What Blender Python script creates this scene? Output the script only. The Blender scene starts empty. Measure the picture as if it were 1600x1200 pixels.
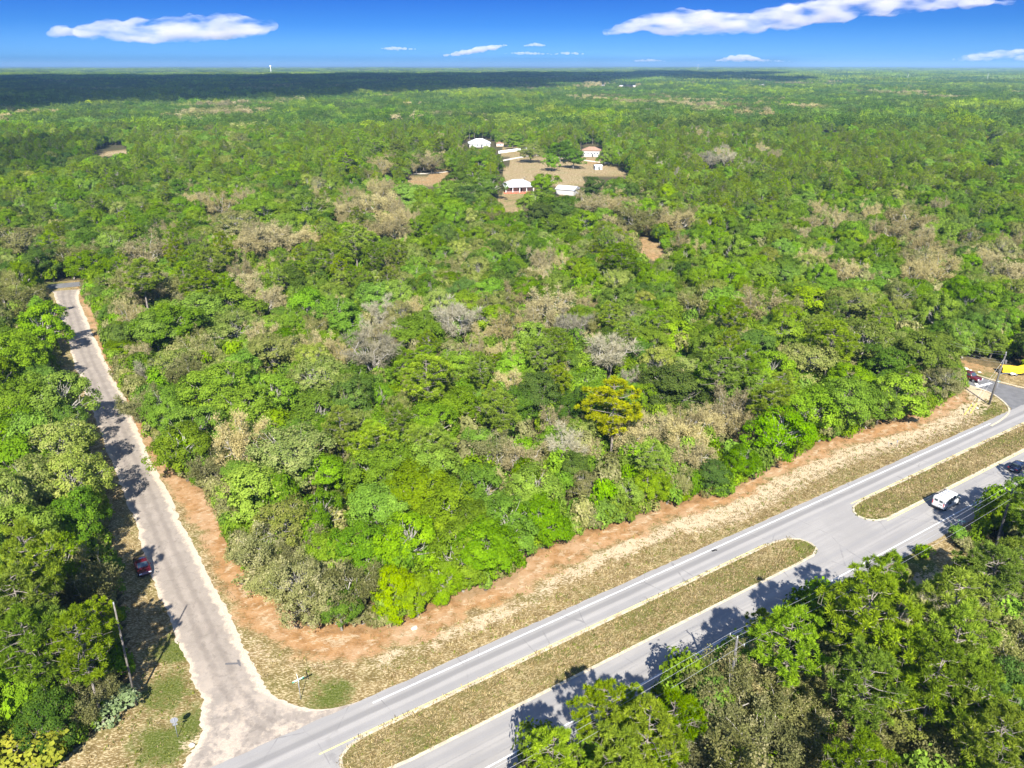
import bpy, bmesh, math, random
import numpy as np
from mathutils import Vector, Matrix

random.seed(7)
rng = np.random.default_rng(7)
R = math.radians
scene = bpy.context.scene
COL = scene.collection

# ------------------------------------------------------------------ camera
H = 66.0                       # drone height above the road
FPX = 1180.0                   # focal length in pixels of the 1600 px wide photograph
PITCH = math.atan(500.0 / FPX)
cam_d = bpy.data.cameras.new('camera')
cam_d.sensor_width = 36.0
cam_d.lens = 36.0 * FPX / 1600.0
cam_d.clip_start = 0.5
cam_d.clip_end = 90000.0
cam = bpy.data.objects.new('camera', cam_d)
cam.location = (0, 0, H)
cam.rotation_euler = (math.pi / 2 - PITCH, 0, 0)
COL.objects.link(cam)
scene.camera = cam

# ------------------------------------------------------------------ sky and sun
SUN_EL = 40.0
SUN_AZ = -3.0                  # shadows fall this many degrees clockwise of +Y
world = bpy.data.worlds.new('World')
scene.world = world
world.use_nodes = True
wn = world.node_tree
wn.nodes.clear()
w_out = wn.nodes.new('ShaderNodeOutputWorld')
w_bg = wn.nodes.new('ShaderNodeBackground')
w_sky = wn.nodes.new('ShaderNodeTexSky')
w_sky.sky_type = 'NISHITA'
w_sky.sun_disc = False
w_sky.sun_elevation = R(SUN_EL)
w_sky.sun_rotation = R(180 + SUN_AZ)
w_sky.altitude = 100
w_sky.air_density = 1.0
w_sky.dust_density = 0.1
w_sky.ozone_density = 2.5
w_tc = wn.nodes.new('ShaderNodeTexCoord')
w_sep = wn.nodes.new('ShaderNodeSeparateXYZ')
w_ramp = wn.nodes.new('ShaderNodeValToRGB')
w_mul = wn.nodes.new('ShaderNodeMixRGB')
w_mul.blend_type = 'MULTIPLY'
w_mul.inputs[0].default_value = 1.0
wn.links.new(w_tc.outputs['Generated'], w_sep.inputs[0])
wn.links.new(w_sep.outputs['Z'], w_ramp.inputs[0])
er = w_ramp.color_ramp
er.interpolation = 'LINEAR'
er.elements[0].position = 0.0
er.elements[0].color = (0.052, 0.130, 0.345, 1)
er.elements[1].position = 1.0
er.elements[1].color = (0.66, 0.72, 0.86, 1)
for pos, c in ((0.012, (0.040, 0.112, 0.31, 1)), (0.042, (0.018, 0.071, 0.232, 1)), (0.085, (0.009, 0.040, 0.165, 1)),
               (0.16, (0.02, 0.07, 0.26, 1)), (0.45, (0.58, 0.65, 0.82, 1))):
    e = er.elements.new(pos)
    e.color = c
wn.links.new(w_sky.outputs[0], w_mul.inputs[1])
wn.links.new(w_ramp.outputs[0], w_mul.inputs[2])
wn.links.new(w_mul.outputs[0], w_bg.inputs['Color'])
w_bg.inputs['Strength'].default_value = 0.13
wn.links.new(w_bg.outputs[0], w_out.inputs['Surface'])

sun_d = bpy.data.lights.new('sun', 'SUN')
sun_d.energy = 4.4
sun_d.angle = R(0.53)
sun_d.color = (1.0, 0.955, 0.88)
sun = bpy.data.objects.new('sun', sun_d)
sd = Vector((math.sin(R(SUN_AZ)) * math.cos(R(SUN_EL)), math.cos(R(SUN_AZ)) * math.cos(R(SUN_EL)), -math.sin(R(SUN_EL))))
sun.rotation_euler = sd.to_track_quat('-Z', 'Y').to_euler()
sun.location = (0, -200, 400)
COL.objects.link(sun)

vs = scene.view_settings
vs.view_transform = 'Standard'
vs.look = 'None'
vs.gamma = 1.0
vs.exposure = 1.9
vs.use_curve_mapping = False
scene.cycles.volume_bounces = 3
scene.cycles.max_bounces = 6
scene.cycles.diffuse_bounces = 4
scene.cycles.glossy_bounces = 2
scene.cycles.transmission_bounces = 3
scene.cycles.use_denoising = True

# ------------------------------------------------------------------ helpers: survey of the photograph
cp, sp = math.cos(PITCH), math.sin(PITCH)


def at(x, y, z=0.0):
    """The point at height z that the photograph shows at pixel x, y (1600 x 1200)."""
    dx, dy = (x - 800) / FPX, (600 - y) / FPX
    d = (dx, cp + dy * sp, -sp + dy * cp)
    t = (z - H) / d[2]
    return np.array((d[0] * t, d[1] * t, z))


def pix(p):
    """Inverse survey, for arrays (..., 3): pixel x, y and depth."""
    p = np.asarray(p, float)
    X, Y, Z = p[..., 0], p[..., 1], p[..., 2] - H
    dep = Y * cp - Z * sp
    up = Y * sp + Z * cp
    return 800 + FPX * X / dep, 600 - FPX * up / dep, dep


def poly_at(pts, z=0.0):
    return np.array([at(x, y, z)[:2] for x, y in pts])


def inside(P, poly):
    P = np.atleast_2d(P)
    x, y = P[:, 0], P[:, 1]
    r = np.zeros(len(P), bool)
    n = len(poly)
    for i in range(n):
        x0, y0 = poly[i]
        x1, y1 = poly[(i + 1) % n]
        if y0 == y1:
            continue
        c = ((y0 > y) != (y1 > y)) & (x < (x1 - x0) * (y - y0) / (y1 - y0) + x0)
        r ^= c
    return r


def dist_line(P, line, closed=False):
    P = np.atleast_2d(P)
    d = np.full(len(P), 1e9)
    L = list(line) + ([line[0]] if closed else [])
    for a, b in zip(L[:-1], L[1:]):
        a, b = np.asarray(a, float), np.asarray(b, float)
        ab = b - a
        t = np.clip(((P - a) @ ab) / max(ab @ ab, 1e-9), 0, 1)
        d = np.minimum(d, np.hypot(*(P - a - t[:, None] * ab).T))
    return d


ANG = R(32.8)                                   # heading of the highway
OX, OY = 0.0, 74.1                              # a point on its north white line
UX, UY = math.cos(ANG), math.sin(ANG)


def sn(P):
    P = np.atleast_2d(P)
    return (P[:, 0] - OX) * UX + (P[:, 1] - OY) * UY, -(P[:, 0] - OX) * UY + (P[:, 1] - OY) * UX


def from_sn(s, n):
    return OX + s * UX - n * UY, OY + s * UY + n * UX


# ------------------------------------------------------------------ helpers: objects
def tag(o, label=None, cat=None, group=None, kind=None):
    if label: o['label'] = label
    if cat: o['category'] = cat
    if group: o['group'] = group
    if kind: o['kind'] = kind
    return o


def empty(name, loc, rz=0.0):
    o = bpy.data.objects.new(name, None)
    o.empty_display_size = 0.5
    o.location = loc
    o.rotation_euler = (0, 0, rz)
    COL.objects.link(o)
    return o


def mesh_np(name, V, F, mats, mi=None, smooth=False, attrs=None):
    """V (N,3); F list of (M,k) arrays all of the same k, or a python list of faces."""
    me = bpy.data.meshes.new(name)
    if isinstance(F, np.ndarray):
        M, k = F.shape
        me.vertices.add(len(V))
        me.vertices.foreach_set('co', np.ascontiguousarray(V, np.float32).ravel())
        me.loops.add(M * k)
        me.loops.foreach_set('vertex_index', np.ascontiguousarray(F, np.int32).ravel())
        me.polygons.add(M)
        me.polygons.foreach_set('loop_start', np.arange(0, M * k, k, dtype=np.int32))
        me.polygons.foreach_set('loop_total', np.full(M, k, np.int32))
    else:
        me.from_pydata([tuple(v) for v in V], [], F)
    for m in mats:
        me.materials.append(m)
    if mi is not None:
        me.polygons.foreach_set('material_index', np.asarray(mi, np.int32))
    me.polygons.foreach_set('use_smooth', np.full(len(me.polygons), smooth))
    for an, (dom, val) in (attrs or {}).items():
        a = me.attributes.new(an, 'FLOAT', dom)
        a.data.foreach_set('value', np.asarray(val, np.float32))
    me.update(calc_edges=True)
    return me


def link(name, me, parent=None, loc=(0, 0, 0), rz=0.0):
    o = bpy.data.objects.new(name, me)
    o.location = loc
    o.rotation_euler = (0, 0, rz)
    if parent is not None:
        o.parent = parent
    COL.objects.link(o)
    return o


class MB:
    """Collects simple solids into one mesh."""

    def __init__(self):
        self.v, self.f = [], []

    def add(self, v, f):
        n = len(self.v)
        self.v += [tuple(p) for p in v]
        self.f += [tuple(i + n for i in q) for q in f]
        return self

    def box(self, c, s, rz=0.0, tilt=None):
        x, y, z = s[0] / 2, s[1] / 2, s[2] / 2
        P = [Vector((i * x, j * y, k * z)) for i in (-1, 1) for j in (-1, 1) for k in (-1, 1)]
        M = Matrix.Rotation(rz, 3, 'Z')
        if tilt:
            M = M @ Matrix.Rotation(tilt[0], 3, tilt[1])
        P = [M @ p + Vector(c) for p in P]
        return self.add(P, [(0, 1, 3, 2), (4, 6, 7, 5), (0, 4, 5, 1), (2, 3, 7, 6), (0, 2, 6, 4), (1, 5, 7, 3)])

    def tube(self, pts, rad, n=6, cap=True):
        pts = [Vector(p) for p in pts]
        rad = [rad] * len(pts) if isinstance(rad, (int, float)) else rad
        V, Fc = [], []
        for i, p in enumerate(pts):
            d = (pts[min(i + 1, len(pts) - 1)] - pts[max(i - 1, 0)]).normalized()
            a = d.cross(Vector((0, 0, 1)) if abs(d.z) < 0.9 else Vector((1, 0, 0))).normalized()
            b = d.cross(a)
            for k in range(n):
                t = 2 * math.pi * k / n
                V.append(p + (a * math.cos(t) + b * math.sin(t)) * rad[i])
        for i in range(len(pts) - 1):
            for k in range(n):
                Fc.append((i * n + k, i * n + (k + 1) % n, (i + 1) * n + (k + 1) % n, (i + 1) * n + k))
        if cap:
            Fc.append(tuple(range(n - 1, -1, -1)))
            Fc.append(tuple((len(pts) - 1) * n + k for k in range(n)))
        return self.add(V, Fc)

    def loft(self, rings, cap=True):
        n = len(rings[0])
        V = [p for r in rings for p in r]
        Fc = []
        for i in range(len(rings) - 1):
            for k in range(n):
                Fc.append((i * n + k, i * n + (k + 1) % n, (i + 1) * n + (k + 1) % n, (i + 1) * n + k))
        if cap:
            Fc.append(tuple(range(n - 1, -1, -1)))
            Fc.append(tuple((len(rings) - 1) * n + k for k in range(n)))
        return self.add(V, Fc)

    def prism(self, poly, z0, z1):
        n = len(poly)
        V = [(x, y, z0) for x, y in poly] + [(x, y, z1) for x, y in poly]
        Fc = [tuple(range(n - 1, -1, -1)), tuple(range(n, 2 * n))]
        Fc += [(i, (i + 1) % n, n + (i + 1) % n, n + i) for i in range(n)]
        return self.add(V, Fc)

    def build(self, name, mat, parent=None, smooth=False, loc=(0, 0, 0), rz=0.0):
        me = bpy.data.meshes.new(name)
        me.from_pydata(self.v, [], self.f)
        me.materials.append(mat)
        if smooth:
            me.polygons.foreach_set('use_smooth', np.full(len(me.polygons), True))
        bm = bmesh.new()
        bm.from_mesh(me)
        bmesh.ops.recalc_face_normals(bm, faces=bm.faces)
        bm.to_mesh(me)
        bm.free()
        return link(name, me, parent, loc, rz)


# ------------------------------------------------------------------ helpers: materials
class NT:
    def __init__(self, name):
        self.m = bpy.data.materials.new(name)
        self.m.use_nodes = True
        self.t = self.m.node_tree
        self.t.nodes.clear()
        self.out = self.t.nodes.new('ShaderNodeOutputMaterial')

    def n(self, typ, **kw):
        nd = self.t.nodes.new(typ)
        for k, v in kw.items():
            setattr(nd, k, v)
        return nd

    def l(self, a, b):
        self.t.links.new(a, b)

    def put(self, sock, v):
        if hasattr(v, 'is_linked') or hasattr(v, 'links'):
            self.l(v, sock)
        else:
            sock.default_value = v

    def math(self, op, a, b=0.0, clamp=False):
        nd = self.n('ShaderNodeMath', operation=op, use_clamp=clamp)
        self.put(nd.inputs[0], a)
        self.put(nd.inputs[1], b)
        return nd.outputs[0]

    def mix(self, f, a, b, mode='MIX'):
        nd = self.n('ShaderNodeMixRGB', blend_type=mode)
        self.put(nd.inputs[0], f)
        self.put(nd.inputs[1], a if hasattr(a, 'links') else (*a, 1) if len(a) == 3 else a)
        self.put(nd.inputs[2], b if hasattr(b, 'links') else (*b, 1) if len(b) == 3 else b)
        return nd.outputs[0]

    def noise(self, vec, scale, detail=4.0, rough=0.55, dist=0.0):
        nd = self.n('ShaderNodeTexNoise')
        self.l(vec, nd.inputs['Vector'])
        nd.inputs['Scale'].default_value = scale
        nd.inputs['Detail'].default_value = detail
        nd.inputs['Roughness'].default_value = rough
        nd.inputs['Distortion'].default_value = dist
        return nd.outputs['Fac']

    def step(self, v, lo, hi):
        nd = self.n('ShaderNodeMapRange')
        nd.interpolation_type = 'SMOOTHSTEP'
        self.put(nd.inputs['Value'], v)
        nd.inputs['From Min'].default_value = lo
        nd.inputs['From Max'].default_value = hi
        return nd.outputs[0]

    def attr(self, name):
        nd = self.n('ShaderNodeAttribute', attribute_name=name)
        return nd.outputs['Fac']

    def coord(self, which='Object'):
        return self.n('ShaderNodeTexCoord').outputs[which]

    def stretch(self, vec, sx, sy, sz=1.0):
        nd = self.n('ShaderNodeVectorMath', operation='MULTIPLY')
        self.l(vec, nd.inputs[0])
        nd.inputs[1].default_value = (sx, sy, sz)
        return nd.outputs[0]

    def bump(self, h, strength=0.3, distance=0.05):
        nd = self.n('ShaderNodeBump')
        nd.inputs['Strength'].default_value = strength
        nd.inputs['Distance'].default_value = distance
        self.l(h, nd.inputs['Height'])
        return nd.outputs[0]

    def bsdf(self, col, rough=0.8, metal=0.0, normal=None, spec=0.3, coat=0.0):
        b = self.n('ShaderNodeBsdfPrincipled')
        self.put(b.inputs['Base Color'], col if hasattr(col, 'links') else (*col, 1))
        self.put(b.inputs['Roughness'], rough)
        b.inputs['Metallic'].default_value = metal
        b.inputs['Specular IOR Level'].default_value = spec
        b.inputs['Coat Weight'].default_value = coat
        if normal is not None:
            self.l(normal, b.inputs['Normal'])
        self.l(b.outputs[0], self.out.inputs['Surface'])
        return self.m


def plain(name, col, rough=0.7, metal=0.0, var=0.12, scale=6.0, spec=0.3, coat=0.0):
    t = NT(name)
    v = t.noise(t.coord(), scale)
    c = t.mix(t.step(v, 0.3, 0.7), tuple(x * (1 - var) for x in col), tuple(min(1, x * (1 + var)) for x in col))
    return t.bsdf(c, rough, metal, spec=spec, coat=coat)


def leaf_mat(name, dark, light, tip, trans=0.42, hue=0.055, vary=1.0):
    """Foliage: each leaf spray and each bough has its own tone, each tree its own cast."""
    t = NT(name)
    lv, cv = t.attr('leafv'), t.attr('clumpv')
    c = t.mix(lv, dark, light)
    c = t.mix(t.step(cv, 0.55, 1.0), c, tip)
    oi = t.n('ShaderNodeObjectInfo')
    hsv = t.n('ShaderNodeHueSaturation')
    t.l(t.math('ADD', t.math('MULTIPLY', oi.outputs['Random'], hue * 0.55), 0.5 - hue * 0.5), hsv.inputs['Hue'])
    rr = t.math('FRACT', t.math('MULTIPLY', oi.outputs['Random'], 7.31))
    t.l(t.math('ADD', t.math('MULTIPLY', rr, 0.58 * vary), 1.03 - 0.29 * vary), hsv.inputs['Value'])
    r2 = t.math('FRACT', t.math('MULTIPLY', oi.outputs['Random'], 23.7))
    t.l(t.math('ADD', t.math('MULTIPLY', r2, 0.16), 0.92), hsv.inputs['Saturation'])
    t.l(c, hsv.inputs['Color'])
    c = hsv.outputs[0]
    d = t.n('ShaderNodeBsdfDiffuse')
    t.l(c, d.inputs['Color'])
    tr = t.n('ShaderNodeBsdfTranslucent')
    c2 = t.mix(1.0, c, (1.05, 1.15, 0.55), 'MULTIPLY')
    t.l(c2, tr.inputs['Color'])
    mx = t.n('ShaderNodeMixShader')
    mx.inputs[0].default_value = trans
    t.l(d.outputs[0], mx.inputs[1])
    t.l(tr.outputs[0], mx.inputs[2])
    t.l(mx.outputs[0], t.out.inputs['Surface'])
    return t.m


M = {}
M['O'] = leaf_mat('leaf_bright_green', (0.072, 0.142, 0.010), (0.128, 0.235, 0.016), (0.17, 0.285, 0.022))
M['D'] = leaf_mat('leaf_deep_green', (0.042, 0.092, 0.012), (0.080, 0.150, 0.019), (0.112, 0.19, 0.026))
M['L'] = leaf_mat('leaf_lime', (0.100, 0.178, 0.010), (0.152, 0.262, 0.016), (0.19, 0.30, 0.020))
M['V'] = leaf_mat('leaf_pale_olive', (0.115, 0.162, 0.028), (0.190, 0.240, 0.048), (0.26, 0.28, 0.085))
M['G'] = leaf_mat('leaf_grey_olive', (0.120, 0.128, 0.038), (0.215, 0.218, 0.078), (0.33, 0.30, 0.15), hue=0.02)
M['T'] = leaf_mat('bud_tan', (0.25, 0.215, 0.100), (0.38, 0.328, 0.162), (0.42, 0.355, 0.18), hue=0.012)
M['B'] = leaf_mat('bud_grey', (0.25, 0.228, 0.155), (0.35, 0.32, 0.23), (0.40, 0.37, 0.28), hue=0.008)
M['P'] = leaf_mat('needle_green', (0.094, 0.158, 0.011), (0.172, 0.265, 0.017), (0.23, 0.33, 0.021), hue=0.05)
M['Y'] = leaf_mat('needle_yellow', (0.19, 0.205, 0.012), (0.32, 0.335, 0.018), (0.40, 0.40, 0.022), hue=0.002, vary=0.0)
M['W'] = leaf_mat('leaf_pale_mint', (0.14, 0.21, 0.07), (0.24, 0.32, 0.13), (0.34, 0.41, 0.21), hue=0.02)
M['Z'] = leaf_mat('leaf_yellow_green', (0.15, 0.175, 0.014), (0.24, 0.26, 0.020), (0.32, 0.31, 0.025), hue=0.02)


def bark_mat(name, a, b, base=None):
    t = NT(name)
    v = t.noise(t.stretch(t.coord(), 3, 3, 0.7), 3.0, 5)
    c = t.mix(t.step(v, 0.3, 0.7), a, b)
    if base is not None:      # darker bark colour blended in towards the foot of the stem
        sz = t.n('ShaderNodeSeparateXYZ')
        t.l(t.coord(), sz.inputs[0])
        c = t.mix(t.step(sz.outputs['Z'], 1.5, 4.5), base, c)
    return t.bsdf(c, 0.9, normal=t.bump(v, 0.5, 0.05), spec=0.1)


M['bark'] = bark_mat('bark_grey', (0.09, 0.08, 0.065), (0.22, 0.20, 0.17))
M['bark_pale'] = bark_mat('bark_pale', (0.17, 0.155, 0.13), (0.36, 0.335, 0.29), (0.075, 0.064, 0.05))
M['bark_pine'] = bark_mat('bark_pine', (0.10, 0.085, 0.07), (0.24, 0.21, 0.18))
# ------------------------------------------------------------------ survey lines (photo pixels on the ground)
TREE_N = [(128, 452), (150, 500), (172, 560), (196, 625), (240, 690), (262, 735), (318, 775), (345, 820), (362, 870),
          (400, 915), (440, 955), (480, 982), (540, 990), (612, 985), (680, 950), (760, 925), (808, 905), (830, 870),
          (880, 850), (940, 830), (1030, 798), (1130, 775), (1188, 742), (1240, 715), (1300, 690), (1380, 665),
          (1450, 645), (1505, 612), (1500, 592)]
LITTER = [(124, 460), (140, 500), (160, 560), (182, 615), (222, 690), (255, 755), (300, 810), (340, 880), (372, 950),
          (420, 1008), (480, 1028), (560, 1026), (640, 1002), (720, 968), (800, 932), (870, 892), (940, 858), (1030, 818),
          (1130, 790), (1200, 752), (1300, 705), (1400, 678), (1480, 648), (1512, 622), (1505, 597)]
BLOCK = poly_at(TREE_N + [(1480, 577), (1430, 560), (1300, 300), (300, 300), (130, 441)])
LITTER_P = poly_at(LITTER + [(1480, 577), (1430, 560), (1300, 300), (300, 300), (120, 445)])
LEFT_LINE = [(62, 446), (74, 475), (88, 520), (90, 560), (98, 605), (116, 645), (138, 700), (156, 760), (168, 820), (182, 880),
             (190, 950), (198, 1010), (202, 1060), (180, 1110), (135, 1155), (85, 1200), (40, 1250)]
LEFT_B = poly_at(LEFT_LINE + [(-500, 1250), (-700, 440)])
FAR_L = poly_at([(-400, 436), (60, 442), (130, 437), (300, 430), (300, 300), (-400, 300)])
FAR_R = poly_at([(1440, 545), (1480, 556), (1522, 568), (1560, 576), (1640, 592), (1900, 640), (1900, 300), (1300, 300)])
CLEAR = [  # open ground, seen in the photograph
    [(628, 288), (640, 276), (660, 270), (700, 266), (716, 281), (714, 300), (670, 297)],
    [(786, 300), (786, 268), (800, 248), (815, 243), (870, 246), (900, 252), (935, 250), (965, 262), (985, 274), (960, 282), (915, 282),
     (890, 300), (872, 300), (850, 272), (836, 272), (836, 300)],
    [(780, 238), (835, 232), (840, 247), (790, 249)],
    [(784, 326), (778, 311), (795, 303), (836, 308), (825, 322), (800, 332)],
    [(148, 238), (165, 228), (190, 226), (202, 236), (182, 244), (155, 245)],
    [(1385, 915), (1420, 886), (1470, 866), (1500, 866), (1500, 892), (1450, 922), (1400, 926)],
    [(990, 373), (1005, 369), (1030, 381), (1040, 396), (1040, 412), (1015, 406), (1000, 396)],
]
CLEAR_G = [poly_at(c) for c in CLEAR]
BUILT = [[(780, 272), (838, 272), (838, 309), (780, 309)], [(724, 217), (772, 217), (772, 231), (724, 231)],
         [(776, 229), (824, 229), (824, 242), (776, 242)],
         [(908, 225), (939, 225), (939, 247), (908, 247)], [(872, 288), (900, 288), (900, 305), (872, 305)],
         [(927, 256), (941, 256), (941, 266), (927, 266)], [(1282, 202), (1304, 202), (1304, 208), (1282, 208)],
         [(1432, 239), (1446, 239), (1446, 242), (1432, 242)], [(1448, 190), (1462, 190), (1462, 195), (1448, 195)],
         [(1500, 216), (1507, 216), (1507, 219), (1500, 219)], [(753, 181), (768, 181), (768, 191), (753, 191)],
         [(932, 130), (950, 130), (950, 137), (932, 137)], [(960, 130), (1002, 130), (1002, 138), (960, 138)],
         [(1100, 133), (1110, 133), (1110, 138), (1100, 138)], [(1180, 129), (1204, 129), (1204, 136), (1180, 136)],
         [(1484, 566), (1545, 566), (1545, 600), (1484, 600)], [(1566, 570), (1600, 570), (1600, 588), (1566, 588)]]


def sstep(v, a, b):
    t = np.clip((v - a) / (b - a), 0, 1)
    return t * t * (3 - 2 * t)


def forest_mask(P):
    """True where the land is wooded."""
    P = np.atleast_2d(P)
    s, n = sn(P)
    w = inside(P, BLOCK) | inside(P, LEFT_B) | inside(P, FAR_L) | inside(P, FAR_R)
    south = (n < -18.2) & ~((np.hypot(s - 60, n + 20.5) < 5.5))
    south &= ~((s > 118) & (n > -18.2))
    w |= south
    near = (P[:, 1] < 262) & (P[:, 1] > -400) & (P[:, 0] < 230) & (P[:, 0] > -300)
    w |= ~near
    for c in CLEAR_G:
        w &= ~inside(P, c)
    return w


# ------------------------------------------------------------------ ground
def axis(a, b, step, lo, hi, g=1.22):
    v = list(np.arange(a, b + step, step))
    d = step
    x = v[0]
    pre = []
    while x > lo:
        d *= g
        x -= d
        pre.append(x)
    d = step
    x = v[-1]
    post = []
    while x < hi:
        d *= g
        x += d
        post.append(x)
    return np.array(pre[::-1] + v + post)


gx = axis(-150, 175, 0.85, -30000, 30000)
gy = axis(40, 270, 0.85, -30000, 30000)
GX, GY = np.meshgrid(gx, gy)
GP = np.stack([GX.ravel(), GY.ravel()], 1)
nx, ny = len(gx), len(gy)
idx = np.arange(nx * ny).reshape(ny, nx)
GF = np.stack([idx[:-1, :-1].ravel(), idx[:-1, 1:].ravel(), idx[1:, 1:].ravel(), idx[1:, :-1].ravel()], 1)
s_, n_ = sn(GP)
d_lit = dist_line(GP, poly_at(LITTER))
in_lit = inside(GP, LITTER_P)
d_tree = dist_line(GP, poly_at(TREE_N))
in_blk = inside(GP, BLOCK)
d_sg = np.where(in_lit, d_lit, -d_lit) + 0.8 * np.sin(s_ * .41 + n_ * .3) * np.sin(n_ * .37 - s_ * .13 + 2) + .5 * np.sin(s_ * 1.1 + n_ * .9)
orange = sstep(d_sg, -2.4, 1.8)
track = np.exp(-((d_sg - 1.6) / .55) ** 2) + np.exp(-((d_sg - 3.3) / .5) ** 2) + .8 * np.exp(-((d_sg + 1.2) / .55) ** 2)
track *= (~in_blk) & (s_ < 130)
orange *= 1 - 0.85 * sstep(np.where(in_blk, d_tree, 0), 3, 9)
open_n = (~in_lit) & (n_ > 0) & (s_ < 130)
sand = np.where(open_n, sstep(d_lit, 0.0, 0.8) * (1 - sstep(d_lit, 2.2, 5.0)), 0)
sand *= (0.60 + 0.40 * sstep(s_, -12, 25)) * np.clip(0.82 + 0.35 * np.sin(s_ * 0.31 + n_ * .4) * np.sin(s_ * 0.113 + 1.3) + 0.2 * np.sin(s_ * .83 - n_), .3, 1.1)
sand = np.where(open_n & (s_ > 35), np.maximum(sand, 0.85 * (1 - sstep(d_lit, 3.5, 6.5))), sand)
side = (s_ < -16) & (n_ > 2)
sand = np.where(side, sand * 0.55, sand)
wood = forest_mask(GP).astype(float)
green = np.zeros(len(GP))
for (px, py, rad, a) in ((520, 1085, 3.2, 1.0), (495, 1060, 2.5, .5), (260, 1080, 4.5, 1.0), (285, 1010, 4.0, .9), (250, 1170, 4, .8),
                         (300, 1130, 3, .8), (270, 960, 4, .5), (1430, 885, 4.5, .9), (1350, 808, 4, .8), (1265, 856, 2.4, .9),
                         (1535, 640, 5, .8), (1530, 585, 9, .6), (1590, 690, 7, .8), (800, 318, 10, 1.4), (165, 540, 7, .5),
                         (180, 560, 7, .5), (95, 565, 6, .6), (210, 650, 5, .3), (100, 443, 10, .6), (860, 262, 34, .5),
                         (450, 1010, 3, .35), (395, 985, 2, .6)):
    c = at(px, py)
    green = np.maximum(green, a * np.exp(-((GP[:, 0] - c[0]) ** 2 + (GP[:, 1] - c[1]) ** 2) / rad ** 2))
clr = np.zeros(len(GP))
for k, c in enumerate(CLEAR_G):
    i = inside(GP, c)
    wood[i] = 0
    if k in (0, 6):
        orange[i] = 0.55
    if k == 1:
        sand[i] = 0.42
    if k == 4:
        sand[i] = 0.6
for (px, py, rx, a) in ((880, 247, 9, .9), (790, 270, 8, .7), (850, 240, 16, .5), (940, 252, 14, .3), (670, 272, 14, .5), (1420, 905, 3.0, 1.0),
                        (1470, 905, 3, .8), (300, 1160, 1.2, .7), (1500, 625, 2.5, .8)):
    c = at(px, py)
    sand = np.maximum(sand, a * np.exp(-((GP[:, 0] - c[0]) ** 2 + (GP[:, 1] - c[1]) ** 2) / rx ** 2))
for (px, py, rx, a) in ((930, 255, 16, .8), (700, 278, 16, .5), (1520, 572, 8, .6)):
    c = at(px, py)
    orange = np.maximum(orange, a * np.exp(-((GP[:, 0] - c[0]) ** 2 + (GP[:, 1] - c[1]) ** 2) / rx ** 2))

t = NT('ground')
P_ = t.coord('Object')
n_big = t.noise(P_, 0.11, 4)
n_mid = t.noise(P_, 0.7, 5, 0.6)
n_fin = t.noise(P_, 4.5, 4, 0.65)
rot = t.n('ShaderNodeMapping')
rot.inputs['Rotation'].default_value = (0, 0, -ANG)
rot.inputs['Scale'].default_value = (0.75, 1.7, 1)
t.l(P_, rot.inputs['Vector'])
n_str = t.noise(rot.outputs[0], 1.9, 5, 0.7, 0.4)
n_flk = t.noise(rot.outputs[0], 3.3, 3, 0.6, 0.2)
a_or, a_sa, a_gr, a_wo = t.attr('orange'), t.attr('sand'), t.attr('green'), t.attr('wood')
jit = t.math('ADD', t.math('MULTIPLY', t.math('SUBTRACT', n_mid, 0.5), 1.5), t.math('MULTIPLY', t.math('SUBTRACT', n_str, 0.5), 1.1))
dry = t.mix(t.step(n_mid, 0.32, 0.68), (0.125, 0.088, 0.032), (0.215, 0.155, 0.066))
dry = t.mix(t.math('MULTIPLY', t.step(n_big, 0.46, 0.62), 0.55), dry, (0.115, 0.112, 0.030))
dry = t.mix(t.math('MULTIPLY', t.step(t.math('ADD', n_flk, t.math('MULTIPLY', t.math('SUBTRACT', n_mid, 0.5), 0.35)), 0.49, 0.61), 0.8), dry, (0.44, 0.365, 0.21))
gcol = t.mix(t.step(n_fin, 0.3, 0.7), (0.050, 0.068, 0.010), (0.105, 0.125, 0.024))
c = t.mix(t.step(t.math('ADD', a_gr, t.math('ADD', t.math('MULTIPLY', jit, 0.8), t.math('MULTIPLY', t.math('SUBTRACT', n_big, 0.5), 1.6))), 0.32, 0.85), dry, gcol)
scol = t.mix(t.step(n_fin, 0.3, 0.75), (0.36, 0.285, 0.18), (0.50, 0.42, 0.29))
c = t.mix(t.math('MULTIPLY', t.step(t.math('ADD', a_sa, t.math('ADD', jit, t.math('MULTIPLY', t.math('SUBTRACT', n_flk, 0.5), 1.6))), 0.42, 0.66), 0.92), c, scol)
ocol = t.mix(t.step(n_mid, 0.3, 0.7), (0.215, 0.112, 0.042), (0.335, 0.190, 0.082))
ocol = t.mix(t.math('MULTIPLY', t.step(t.math('ADD', n_flk, t.math('MULTIPLY', t.math('SUBTRACT', n_big, 0.5), 0.8)), 0.56, 0.70), 0.6), ocol, (0.36, 0.25, 0.15))
ocol = t.mix(t.math('MULTIPLY', t.step(t.math('ADD', n_big, t.math('MULTIPLY', t.math('SUBTRACT', n_mid, 0.5), 0.6)), 0.40, 0.66), 0.7), ocol, (0.335, 0.225, 0.13))
ocol = t.mix(t.math('MULTIPLY', t.step(n_str, 0.55, 0.75), 0.4), ocol, (0.15, 0.075, 0.036))
c = t.mix(t.step(t.math('ADD', a_or, t.math('MULTIPLY', jit, 1.25)), 0.26, 0.88), c, ocol)
c = t.mix(t.math('MULTIPLY', t.step(t.math('ADD', t.attr('track'), t.math('MULTIPLY', t.math('SUBTRACT', n_str, 0.5), 3.0)), 0.55, 1.1), 0.65), c, scol)
wcol = t.mix(t.step(n_mid, 0.3, 0.7), (0.040, 0.034, 0.016), (0.085, 0.068, 0.034))
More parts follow.
